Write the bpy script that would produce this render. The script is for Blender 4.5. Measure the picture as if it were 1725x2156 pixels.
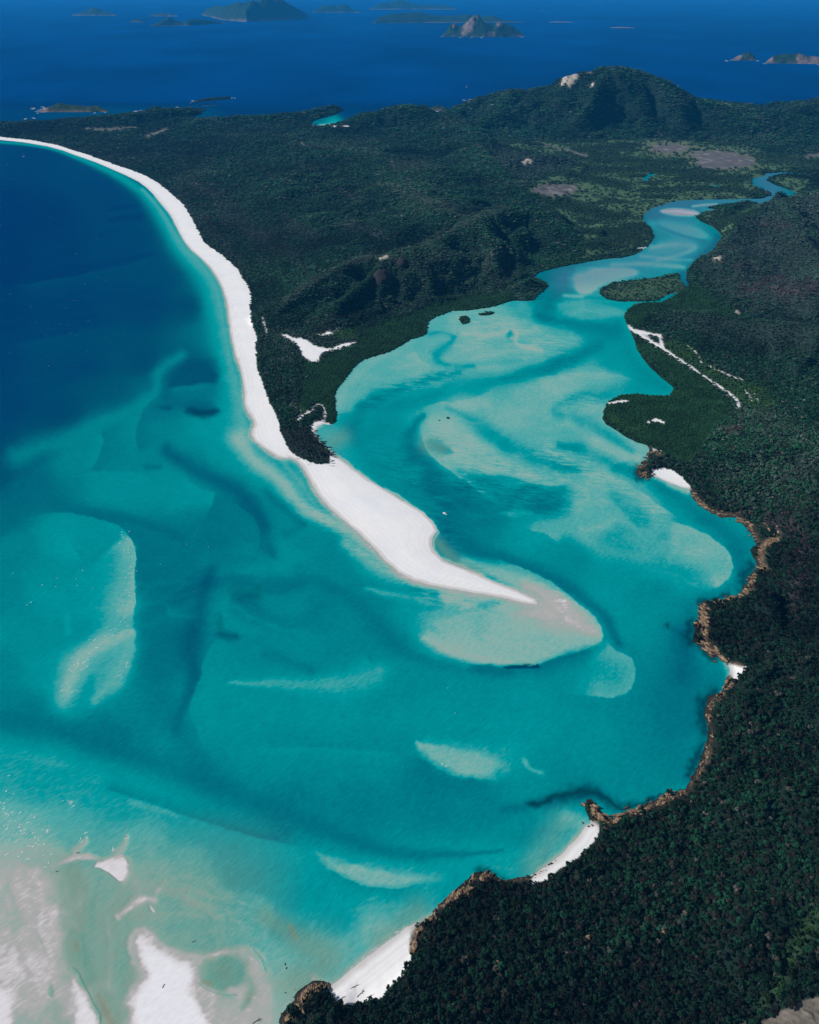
import bpy, bmesh, math, random
import numpy as np
from mathutils import Vector, Matrix, noise as mnoise

S = bpy.context.scene
for o in list(bpy.data.objects):
    bpy.data.objects.remove(o)
C = S.collection
rng = np.random.default_rng(7)
random.seed(7)
R = math.radians

# ------------------------------------------------------------------ camera
CAM_H, PITCH, FPX, CX, CY = 800.0, R(33.0), 1724.8, 862.5, 1078.0
cam = bpy.data.objects.new('camera', bpy.data.cameras.new('camera'))
C.objects.link(cam)
cam.location = (0, 0, CAM_H)
cam.rotation_euler = (math.pi / 2 - PITCH, 0, 0)
cam.data.sensor_fit = 'VERTICAL'
cam.data.sensor_height = 30
cam.data.lens = 24
cam.data.clip_start = 1
cam.data.clip_end = 300000
S.camera = cam

# ------------------------------------------------------------------ light
SUN_EL, SUN_AZ = R(36), R(-92)            # azimuth from +Y, clockwise
W = bpy.data.worlds.new("World")
S.world = W
W.use_nodes = True
nt = W.node_tree
bg = nt.nodes['Background']
sky = nt.nodes.new('ShaderNodeTexSky')
sky.sky_type = 'NISHITA'
sky.sun_disc = False
sky.sun_elevation = SUN_EL
sky.sun_rotation = SUN_AZ
sky.altitude = 0
nt.links.new(sky.outputs[0], bg.inputs[0])
bg.inputs[1].default_value = 0.06
sun = bpy.data.objects.new('sun', bpy.data.lights.new('sun', 'SUN'))
C.objects.link(sun)
sun.data.energy = 4.6
sun.data.angle = R(0.53)
sun.data.color = (1.0, 0.98, 0.95)
sd_ = Vector((math.sin(SUN_AZ) * math.cos(SUN_EL), math.cos(SUN_AZ) * math.cos(SUN_EL), math.sin(SUN_EL)))
sun.rotation_euler = (-sd_).to_track_quat('-Z', 'Y').to_euler()
S.view_settings.view_transform = 'Standard'
S.view_settings.look = 'None'
S.view_settings.exposure = 0.0
S.view_settings.gamma = 1
S.view_settings.use_curve_mapping = False
S.render.engine = 'CYCLES'
S.cycles.volume_bounces = 2

# ------------------------------------------------------------------ helpers
SP, CP = math.sin(PITCH), math.cos(PITCH)

def ray(px, py):
    u = (np.asarray(px, float) - CX) / FPX
    v = -(np.asarray(py, float) - CY) / FPX
    return u, CP + v * SP, -SP + v * CP

def ground(px, py, z=0.0):
    u, ry, rz = ray(px, py)
    t = (z - CAM_H) / rz
    return u * t, ry * t

def project(x, y, z):
    dz = z - CAM_H
    dep = y * CP - dz * SP
    upc = y * SP + dz * CP
    dep = np.maximum(dep, 1e-3)
    return CX + FPX * x / dep, CY - FPX * upc / dep

def lin(r, g, b):
    f = lambda c: (c / 255 / 12.92) if c / 255 <= 0.04045 else ((c / 255 + 0.055) / 1.055) ** 2.4
    return np.array([f(r), f(g), f(b)])

def hsh(ix, iy, seed):
    h = (ix.astype(np.int64) * 374761393 + iy.astype(np.int64) * 668265263 + seed * 1274126177) & 0xffffffff
    h = ((h ^ (h >> 13)) * 1274126177) & 0xffffffff
    return ((h ^ (h >> 16)) & 0xffff) / 65535.0

def vnoise(x, y, seed=0):
    ix = np.floor(x); iy = np.floor(y)
    fx = x - ix; fy = y - iy
    fx = fx * fx * (3 - 2 * fx); fy = fy * fy * (3 - 2 * fy)
    a = hsh(ix, iy, seed); b = hsh(ix + 1, iy, seed)
    c = hsh(ix, iy + 1, seed); d = hsh(ix + 1, iy + 1, seed)
    return (a + (b - a) * fx) * (1 - fy) + (c + (d - c) * fx) * fy

def fbm(x, y, seed=0, oct=4):
    s = 0; a = 0.5; n = 0
    for i in range(oct):
        s = s + a * vnoise(x, y, seed + i * 17); n += a
        x = x * 2.03 + 3.1; y = y * 2.03 + 1.7; a *= 0.5
    return s / n * 2 - 1

def sstep(a, b, x):
    t = np.clip((x - a) / (b - a), 0, 1)
    return t * t * (3 - 2 * t)

def tag(o, label=None, cat=None, group=None, kind=None):
    if label: o['label'] = label
    if cat: o['category'] = cat
    if group: o['group'] = group
    if kind: o['kind'] = kind
    return o

def mesh_obj(name, verts, faces, mat, parent=None, smooth=True):
    me = bpy.data.meshes.new(name)
    verts = np.asarray(verts, np.float32)
    me.vertices.add(len(verts)); me.vertices.foreach_set('co', verts.ravel())
    if len(faces):
        faces = np.asarray(faces, np.int32)
        n, k = faces.shape
        me.loops.add(n * k); me.polygons.add(n)
        me.loops.foreach_set('vertex_index', faces.ravel())
        me.polygons.foreach_set('loop_start', np.arange(0, n * k, k, dtype=np.int32))
        me.polygons.foreach_set('use_smooth', np.full(n, smooth))
    me.update(calc_edges=True)
    if mat: me.materials.append(mat)
    o = bpy.data.objects.new(name, me)
    C.objects.link(o)
    if parent: o.parent = parent
    return o

def set_attr(o, name, arr, typ='FLOAT'):
    a = o.data.attributes.new(name, typ, 'POINT')
    arr = np.asarray(arr, np.float32)
    if typ == 'FLOAT': a.data.foreach_set('value', arr)
    elif typ == 'FLOAT_COLOR':
        c = np.ones((len(arr), 4), np.float32); c[:, :3] = arr
        a.data.foreach_set('color', c.ravel())
    elif typ == 'FLOAT_VECTOR': a.data.foreach_set('vector', arr.ravel())

def new_mat(name, rough=0.9, spec=0.2):
    m = bpy.data.materials.new(name); m.use_nodes = True
    b = m.node_tree.nodes['Principled BSDF']
    b.inputs['Roughness'].default_value = rough
    b.inputs['Specular IOR Level'].default_value = spec
    return m, m.node_tree, b

def node(t, kind, **kw):
    n = t.nodes.new(kind)
    for k, v in kw.items(): setattr(n, k, v)
    return n

def math_n(t, op, a, b=None, c=None):
    n = t.nodes.new('ShaderNodeMath'); n.operation = op
    for i, v in enumerate((a, b, c)):
        if v is None: continue
        if isinstance(v, (int, float)): n.inputs[i].default_value = v
        else: t.links.new(v, n.inputs[i])
    return n.outputs[0]

def noise_n(t, vec, scale, detail=3, rough=0.55, dist=0.0):
    n = t.nodes.new('ShaderNodeTexNoise')
    n.inputs['Scale'].default_value = scale
    n.inputs['Detail'].default_value = detail
    n.inputs['Roughness'].default_value = rough
    n.inputs['Distortion'].default_value = dist
    t.links.new(vec, n.inputs['Vector'])
    return n.outputs['Fac']

def mapping(t, vec, rot=0.0, scale=(1, 1, 1)):
    n = t.nodes.new('ShaderNodeMapping'); n.vector_type = 'TEXTURE'      # turn first, then stretch
    n.inputs['Rotation'].default_value = (0, 0, rot)
    n.inputs['Scale'].default_value = tuple(1 / k for k in scale)
    t.links.new(vec, n.inputs['Vector'])
    return n.outputs[0]

def mixc(t, fac, a, b, mode='MIX'):
    n = t.nodes.new('ShaderNodeMix'); n.data_type = 'RGBA'; n.blend_type = mode
    for s, v in ((n.inputs[0], fac), (n.inputs[6], a), (n.inputs[7], b)):
        if isinstance(v, (int, float)): s.default_value = v
        elif isinstance(v, (tuple, list)): s.default_value = (*v, 1) if len(v) == 3 else v
        else: t.links.new(v, s)
    return n.outputs[2]

def ramp(t, fac, stops):
    n = t.nodes.new('ShaderNodeValToRGB')
    e = n.color_ramp.elements
    while len(e) < len(stops): e.new(0.5)
    for el, (p, c) in zip(e, stops):
        el.position = p; el.color = (*c, 1)
    t.links.new(fac, n.inputs[0])
    return n.outputs[0]

# ------------------------------------------------------------------ the ground chart: rows and columns of ground points
cols = np.arange(-240, 2161, 3.0)
rows = np.concatenate([np.arange(-21, 180, 3.0), np.arange(180, 420, 1.0), np.arange(420, 700, 2.0), np.arange(700, 2401, 3.0)])
NC, NR = len(cols), len(rows)
PX, PY = np.meshgrid(cols, rows)
GX, GY = ground(PX, PY)

def seg_dist(X, Y, pts):
    """distance to an open polyline, signed side, and position along it"""
    best = np.full(X.shape, 1e18); side = np.zeros(X.shape); along = np.zeros(X.shape)
    for i in range(len(pts) - 1):
        ax, ay = pts[i]; bx, by = pts[i + 1]
        dx, dy = bx - ax, by - ay
        L2 = dx * dx + dy * dy + 1e-9
        t = np.clip(((X - ax) * dx + (Y - ay) * dy) / L2, 0, 1)
        qx = X - ax - t * dx; qy = Y - ay - t * dy
        d = qx * qx + qy * qy
        m = d < best
        best[m] = d[m]
        side[m] = (dx * qy - dy * qx)[m]
        along[m] = (i + t)[m]
    return np.sqrt(best), np.sign(side), along

def inside(X, Y, poly):
    r = np.zeros(X.shape, bool)
    n = len(poly); j = n - 1
    for i in range(n):
        xi, yi = poly[i]; xj, yj = poly[j]
        if yi != yj:
            c = ((yi > Y) != (yj > Y)) & (X < (xj - xi) * (Y - yi) / (yj - yi) + xi)
            r ^= c
        j = i
    return r

def smooth_line(pts, n=2, closed=False):
    p = np.array(pts, float)
    for _ in range(n):
        if closed:
            q = np.roll(p, -1, 0)
            p = np.stack([p * .75 + q * .25, p * .25 + q * .75], 1).reshape(-1, p.shape[1])
        else:
            a, b = p[:-1], p[1:]
            m = np.stack([a * .75 + b * .25, a * .25 + b * .75], 1).reshape(-1, p.shape[1])
            p = np.vstack([p[:1], m[1:-1], p[-1:]])
    return p

def dens(v, n):
    return np.interp(np.linspace(0, len(v) - 1, n), np.arange(len(v)), v)

# ------------------------------------------------------------------ coast lines traced at sea level
BEACH_WL = [(0,294.7),(50,299.7),(100,308),(133,317),(157,326),(200,341),(233,355),(267,370),(293,383),(310,396),(327,413),(343,433),(360,453),(370,473),(380,493),(390,510),(403,526),(423,543),(443,563),(459,586),(468,605),(474,623),(480,645),(482,670),(485,695),(490,720),(496,745),(504,767),(509,786),(513,808),(515.5,830),(516,851),(524,870),(535,883),(537,895),(531,905),(531,917),(540,930),(555,942),(574,955),(593,965),(610,964),(624,968),(637,983),(649,1001),(662,1026),(674,1045),(693,1067),(720,1092),(752,1118),(780,1145),(810,1178),(840,1204),(870,1221),(900,1230),(950,1240),(1000,1248),(1060,1258),(1100,1268),(1132,1273)]
SPIT_E = [(1128,1262),(1115,1256),(1085,1242),(1040,1225),(1010,1210),(970,1195),(935,1180),(915,1160),(909,1145),(912,1130),(921,1118),(916,1106),(905,1092),(890,1078),(871,1067),(840,1048),(809,1030),(777,1011),(752,992),(730,976),(705,959),(694,949),(680,936),(668,920),(664,908),(669,898),(680,893)]
INLET_L = [(687,894),(699,894),(708,887),(708,870),(706,851),(705,833),(710,817),(721,805),(737,786),(749,770),(765,758),(787,751),(809,745),(830,736),(849,725),(868,714),(887,709),(898,703),(899,692),(902,677),(918,667),(937,661),(952,655),(984,654),(1008,651),(1034,647),(1055,641),(1074,634),(1090,633),(1109,634),(1123,633),(1130,623),(1146,612),(1154,603),(1149,595),(1137,589),(1126,584),(1129,577),(1140,572),(1164,566),(1202,558),(1239,551),(1277,545),(1310,543),(1337,536),(1348,530),(1370,513),(1376,498),(1369,480),(1355,468),(1354,457),(1359,448),(1374,438),(1397,431),(1423,423),(1453,421.6),(1490,420),(1528,420),(1565,419),(1603,418),(1625,410),(1618,405),(1599,397),(1584,388),(1580,380),(1588,375),(1610,371),(1612,365),(1640,363),(1663,363),(1693,365)]
RIVER_R = [(1693,367),(1663,366),(1637,369),(1618,375),(1614,380),(1633,390),(1655,397),(1678,406),(1674,410),(1640,421),(1614,431),(1595,440),(1577,442),(1528,444),(1490,446),(1475,450),(1464,457),(1475,466),(1494,474),(1509,483),(1520,498),(1513,510),(1505,521),(1498,532),(1475,541),(1457,555),(1447,570),(1445,585),(1449,607),(1442,603),(1432,588),(1430,575),(1408,579),(1378,585),(1333,590),(1295,594),(1265,607),(1262,618),(1277,630),(1303,635),(1325,635),(1355,635),(1385,633),(1404,622),(1427,615),(1427,618),(1408,630),(1389,637),(1359,637),(1333,643),(1320,655),(1314,666),(1319,681),(1326,695),(1334,712),(1341,734),(1351,751),(1369,773),(1387,790),(1404,804),(1419,817),(1410,833),(1387,835),(1362,833),(1334,830),(1312,832),(1291,840),(1280,847),(1272,868),(1268,882),(1277,893),(1298,907),(1319,921),(1341,932),(1362,937),(1369,944),(1367,957),(1364,971)]
ROCK_E = [(1344,985),(1341,996),(1351,1006),(1369,1006),(1380,1003),(1397,1010),(1422,1021),(1447,1029),(1454,1033),(1456,1041),(1464,1053),(1474,1061),(1485,1072),(1501,1080),(1518,1087),(1539,1088),(1556,1091),(1566,1104),(1577,1115),(1588,1131),(1594,1145),(1580,1158),(1585,1172),(1594,1185),(1596,1196),(1585,1207),(1577,1215),(1576,1229),(1565,1234),(1564,1248),(1566,1258),(1545,1258),(1529,1263),(1512,1263),(1501,1269),(1482,1267),(1474,1277),(1472,1291),(1474,1305),(1458,1313),(1464,1326),(1461,1340),(1458,1351),(1474,1359),(1491,1370),(1504,1382),(1518,1384),(1531,1394),(1537,1407),(1539,1418),(1531,1429),(1530,1454),(1510,1462),(1494,1467),(1491,1477),(1486,1490),(1483,1506),(1491,1522),(1494,1541),(1488,1564),(1480,1583),(1475,1603),(1468,1622),(1459,1638),(1452,1651),(1446,1661),(1426,1670),(1413,1677),(1407,1661),(1400,1674),(1375,1690),(1349,1701),(1323,1712),(1304,1717),(1292,1725),(1281,1724),(1271,1712),(1258,1700),(1245,1683),(1237,1690),(1232,1703),(1239,1719),(1245,1732)]
SOUTH = [(1232,1741),(1216,1764),(1200,1780),(1184,1798),(1159,1817),(1135,1834),(1110,1847),(1081,1852),(1060,1856),(1035,1841),(1014,1836),(1000,1838),(988,1849),(965,1870),(961,1880),(943,1889),(933,1900),(924,1905),(911,1931),(887,1941),(858,1951),(837,1967),(805,1990),(773,2015),(745,2036),(717,2061),(695,2077),(685,2068),(660,2066),(642,2079),(625,2089),(621,2107),(610,2121),(593,2136),(589,2150),(596,2162),(600,2190),(640,2270),(700,2440)]
BACK = [(2300,2440),(2300,180),(1965,190),(1700,215),(1612,224),(1500,212),(1350,200),(1200,197),(1080,199),(1005,207),(985,213),(965,227),(945,240),(900,245),(850,247),(775,256),(745,263.5),(700,266),(662,264),(652,260),(660,253),(700,243),(722,233),(716,228),(690,228),(665,232),(640,243),(600,244),(545,250),(500,249.5),(480,251),(440,253),(404,248),(415,242),(432,232),(420,229.5),(360,232),(340,237),(300,244),(240,249),(200,250),(145,253),(100,260),(50,265),(0,263),(-300,262),(-300,283)]
LAND = BEACH_WL + SPIT_E + INLET_L + RIVER_R + ROCK_E + SOUTH + BACK
ISLETS = [[(1487,438),(1509,433),(1539,431),(1565,435),(1550,440),(1509,441)],
          [(969,667),(985,666),(990,678),(975,684),(968,675)],
          [(1005,663),(1025,657),(1045,656),(1035,663),(1015,665)]]
HOLES = [[(1354,383),(1354,374),(1364,367),(1382,365),(1374,371),(1363,377),(1362,384)],
         [(1428,365),(1455,357.5),(1453,364)], [(1480,389.5),(1527,392),(1505,395)]]
wxp = 1.6 * fbm(PX / 9, PY / 9, 5, 3); wyp = 1.2 * fbm(PX / 9, PY / 9, 9, 3)
near = sstep(260, 900, PY)
PXW, PYW = PX + wxp * (0.35 + 0.65 * near), PY + wyp * near
GXW, GYW = ground(PXW, np.maximum(PYW, -30))

def world_poly(poly):
    p = np.array(poly, float)
    x, y = ground(p[:, 0], p[:, 1])
    return np.stack([x, y], 1)

def signed_m(poly):
    wp = world_poly(poly)
    ins = inside(PXW, PYW, poly)
    d = np.full(PX.shape, 1e18)
    n = len(wp)
    for i in range(n):
        ax, ay = wp[i]; bx, by = wp[(i + 1) % n]
        dx, dy = bx - ax, by - ay
        t = np.clip(((GXW - ax) * dx + (GYW - ay) * dy) / (dx * dx + dy * dy + 1e-9), 0, 1)
        qx = GXW - ax - t * dx; qy = GYW - ay - t * dy
        np.minimum(d, qx * qx + qy * qy, out=d)
    d = np.sqrt(d)
    return np.where(ins, d, -d)

SD = signed_m(LAND)
for p in ISLETS: SD = np.maximum(SD, signed_m(p))
for p in HOLES: SD = np.minimum(SD, -signed_m(p))

# ------------------------------------------------------------------ hills: ridge lines (column, skyline row, row of the foot below) -> world
def ridge(pts):
    out = []
    for px, pya, pg in pts:
        gx, gy = ground(px, pg)
        u, ry, rz = ray(px, pya)
        t = gy / ry
        out.append((u * t, gy, CAM_H + rz * t))
    return np.array(out)

HEIGHT = np.zeros(PX.shape)
CREST = np.zeros(PX.shape)
def add_ridge(pts3, w, ex=1.0, rough=0.35, seed=1):
    global HEIGHT
    p = smooth_line(pts3, 2)
    w = dens(np.atleast_1d(w) * np.ones(max(2, len(np.atleast_1d(w)))), len(p))
    wm = w.max()
    m = (GX > p[:, 0].min() - wm) & (GX < p[:, 0].max() + wm) & (GY > p[:, 1].min() - wm) & (GY < p[:, 1].max() + wm)
    X, Y = GX[m], GY[m]
    if not len(X): return
    d, s, al = seg_dist(X, Y, p[:, :2])
    zi = np.interp(al, np.arange(len(p)), p[:, 2]); wi = np.interp(al, np.arange(len(p)), w)
    q = d / wi
    CREST[m] = np.maximum(CREST[m], np.exp(-(q / .22) ** 2))
    spur = fbm(X / (wm * .33), Y / (wm * .33), seed, 4)
    spur2 = 1 - np.abs(fbm(X / (wm * .22) + 7, Y / (wm * .22), seed + 3, 3)) * 2
    q = np.clip(q * (1 + rough * sstep(0.05, .5, q) * (spur + .5 * (spur2 - .5))), 0, 1)
    prof = (0.5 + 0.5 * np.cos(np.pi * q)) ** ex
    h = np.maximum(zi * prof, 0)
    H = HEIGHT[m]
    HEIGHT[m] = (H ** 10 + h ** 10) ** .1

# big hill at the back
add_ridge(ridge([(937,240,246),(1012,206,232),(1077,190,236),(1122,189,240),(1162,181,243),(1185,163,246),(1207,152,249),(1242,149,250),(1287,145,250),(1327,148,252),(1362,159,254),(1402,177,258),(1452,204,260),(1512,220,262),(1562,228,266),(1615,238,272)]), [350,520,650,800,900,900,800,600,450], .95, .5, 11)
add_ridge(ridge([(1287,147,252),(1260,190,266),(1225,240,282)]), [500,320,260], 1, .4, 12)
add_ridge(ridge([(1400,178,258),(1430,225,275),(1440,262,288)]), [450,300,250], 1, .4, 13)
add_ridge(ridge([(1075,192,238),(1040,230,262),(1010,262,280)]), [450,300,260], 1, .4, 14)
add_ridge(ridge([(1560,262,285),(1612,241,278),(1652,236,278),(1700,250,284),(1765,275,296)]), [350,480,500,420], 1, .4, 15)
add_ridge(ridge([(1640,236,262),(1690,226,258),(1725,208,256),(1800,185,254),(1965,165,258)]), [400,600,800,900], 1, .4, 16)
# centre hill and the low back shore
add_ridge(ridge([(700,268,280),(726,263,276),(772,246,270),(812,231,268),(849,223,267),(872,226,269),(899,238,272),(939,249,276),(969,264,284),(1000,281,298)]), [250,420,560,600,480,350], 1, .45, 21)
add_ridge(ridge([(-200,258,272),(0,262,272),(100,258,268),(200,247,260),(300,241,256),(360,228,244),(415,227,240)]), [260,300,260,180,110], .8, .4, 22)
add_ridge(ridge([(440,252,262),(500,244,258),(545,246,257),(600,239,254),(645,237,250),(690,221,236),(714,223,231)]), [200,220,160,110,80], .8, .4, 23)
# upland behind the long beach
add_ridge(ridge([(640,296,308),(760,318,338),(860,380,408),(900,440,478)]), [600,800,800,600], 1.1, .5, 24)
add_ridge(ridge([(985,285,302),(1010,330,350),(1045,370,392),(1080,402,420)]), [350,420,420,260], 1, .5, 25)
# nearer hill with the cliff
add_ridge(ridge([(588,652,672),(640,610,648),(700,566,622),(760,540,606),(815,545,604),(860,525,588),(905,524,578),(960,484,545),(1010,460,524),(1060,440,502),(1110,433,492),(1160,455,505),(1205,486,520),(1232,508,528)]), [90,150,210,240,240,260,300,320,300,240,150], 1, .45, 31)
add_ridge(ridge([(860,527,590),(880,560,614),(905,598,630)]), [130,110,90], 1, .3, 32)
add_ridge(ridge([(815,548,606),(770,590,640),(700,650,676)]), [130,120,100], 1, .35, 33)
add_ridge(ridge([(1010,462,524),(1030,510,560),(1045,560,592)]), [180,150,110], 1, .35, 34)
# small hill with white rock, islet hill
add_ridge(ridge([(1075,347,355),(1110,333,352),(1150,326,350),(1190,330,351),(1212,350,356)]), [150,190,190,120], 1, .4, 35)
add_ridge(ridge([(1086,604,612),(1112,585,606),(1138,596,606)]), [45,55,40], .8, .3, 36)
# right side: heath hill, low ridge, headland
add_ridge(ridge([(1470,520,535),(1540,470,490),(1600,440,466),(1650,421,455),(1700,408,455),(1780,395,465),(1965,385,490)]), [150,240,320,420,520], 1, .45, 41)
add_ridge(ridge([(1650,430,470),(1690,520,560),(1750,590,640)]), [350,300,300], 1, .45, 42)
add_ridge(ridge([(1362,664,676),(1400,657,676),(1450,655,680),(1530,664,694),(1620,680,720),(1725,686,750),(1900,690,800)]), [45,80,110,150,220], 1, .4, 43)
def ridge_z(pts):
    x, y = ground([p[0] for p in pts], [p[1] for p in pts])
    return np.stack([x, y, [p[2] for p in pts]], 1)
add_ridge(ridge_z([(1720,960,35),(1850,1100,70),(1960,1300,95),(2050,1600,105),(1960,1960,100),(1800,2240,80),(1650,2600,60)]), [250,300,330,330,300,260], 1.15, .35, 44)
add_ridge(ridge_z([(1960,1300,90),(1760,1420,40),(1640,1440,16)]), [150,110,70], 1, .3, 45)
add_ridge(ridge_z([(1900,1960,90),(1600,1980,48),(1420,1980,22),(1120,2060,16),(900,2150,14)]), [200,150,110,100,80], 1, .3, 46)
add_ridge(ridge_z([(2000,1650,90),(1760,1700,46),(1590,1720,20)]), [150,120,80], 1, .3, 47)
add_ridge(ridge_z([(690,2110,9),(660,2140,12),(690,2230,14),(800,2300,20)]), [30,40,60,90], .8, .3, 48)
add_ridge(ridge_z([(1368,975,6),(1352,996,4)]), [24,16], .6, .3, 49)
gd = np.hypot(GX, GY); gs = np.where(gd > 3600, 1.6, 1.0); gk = .3 + .7 * sstep(1500, 2000, gd)
gx_ = GX + 60 * fbm(GX / 150, GY / 150, 401, 3); gy_ = GY + 60 * fbm(GX / 150 + 5, GY / 150, 403, 3)
gul = np.abs(fbm(gx_ / (210 * gs), gy_ / (260 * gs), 405, 4))
HEIGHT *= 1 - .68 * gk * np.exp(-(gul / .2) ** 2) * sstep(5, 30, HEIGHT) * (1 - .93 * CREST)
HEIGHT += 20 * gk * (1 - .8 * CREST) * sstep(8, 40, HEIGHT) * fbm(GX / (95 * gs), GY / (95 * gs), 409, 4) * gs
land_rise = sstep(0, 45, SD)
Z = HEIGHT * land_rise + np.clip(SD, 0, 60) * 0.025 + np.clip(SD, 0, 4) * 0.06
Z += np.where(SD > 40, 1.2 * fbm(GX / 60, GY / 60, 77, 3) * sstep(40, 90, SD), 0)
Z = np.where(SD > 0, Z, np.maximum(SD * 0.08, -6))

# ------------------------------------------------------------------ painting along traced lines (shared by sea bed and land cover)
def window(pts, pad, AX, AY, reg):
    x0, x1 = pts[:, 0].min() - pad, pts[:, 0].max() + pad
    y0, y1 = pts[:, 1].min() - pad, pts[:, 1].max() + pad
    if reg:
        i0, i1 = np.searchsorted(cols, [x0 - 6, x1 + 6]); j0, j1 = np.searchsorted(rows, [y0 - 6, y1 + 6])
        return np.s_[j0:j1, i0:i1]
    return (AX >= x0) & (AX <= x1) & (AY >= y0) & (AY <= y1)

class Painter:
    pass
    def __init__(s, AX, AY, reg): s.AX, s.AY, s.reg = AX, AY, reg
    def stroke(s, F, pts, w, target, a=1.0, taper=True):
        p = smooth_line(pts, 2); w = np.atleast_1d(w).astype(float)
        w = dens(w if len(w) > 1 else np.repeat(w, 2), len(p))
        k = window(p, w.max() * 2.6, s.AX, s.AY, s.reg)
        X, Y = s.AX[k], s.AY[k]
        if X.size == 0: return
        d, _, al = seg_dist(X, Y, p)
        q = d / np.interp(al, np.arange(len(p)), w)
        m = a * np.exp(-q * q * 0.9)
        F[k] = F[k] * (1 - m) + target * m
    def poly(s, F, pts, target, soft=5.0, a=1.0, sm=1):
        p = smooth_line(pts, sm, True) if sm else np.array(pts, float)
        k = window(p, soft * 1.5, s.AX, s.AY, s.reg)
        X, Y = s.AX[k], s.AY[k]
        if X.size == 0: return
        ins = inside(X, Y, p); d, _, _ = seg_dist(X, Y, np.vstack([p, p[:1]]))
        loc = soft * (.6 + 1.5 * np.clip(vnoise(X / 34, Y / 22, 71) * 1.6 - .3, 0, 1))
        m = a * sstep(-loc, loc, np.where(ins, d, -d) + (loc * .55 + .5) * fbm(X / 38, Y / 16, 73, 4))
        F[k] = F[k] * (1 - m) + target * m
    def edge(s, F, pts, side, fade, target, a=1.0, soft=2.0, taper=0.18):
        p = smooth_line(pts, 2)
        k = window(p, fade * 2.6, s.AX, s.AY, s.reg)
        X, Y = s.AX[k], s.AY[k]
        if X.size == 0: return
        d, sg, al = seg_dist(X, Y, p)
        x = d * sg * side
        n = len(p) - 1
        tp = sstep(0, taper, al / n) * sstep(0, taper, 1 - al / n)
        m = a * sstep(-soft, soft, x) * np.exp(-(np.maximum(x, 0) / fade) ** 1.3) * tp
        F[k] = F[k] * (1 - m) + target * m

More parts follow.
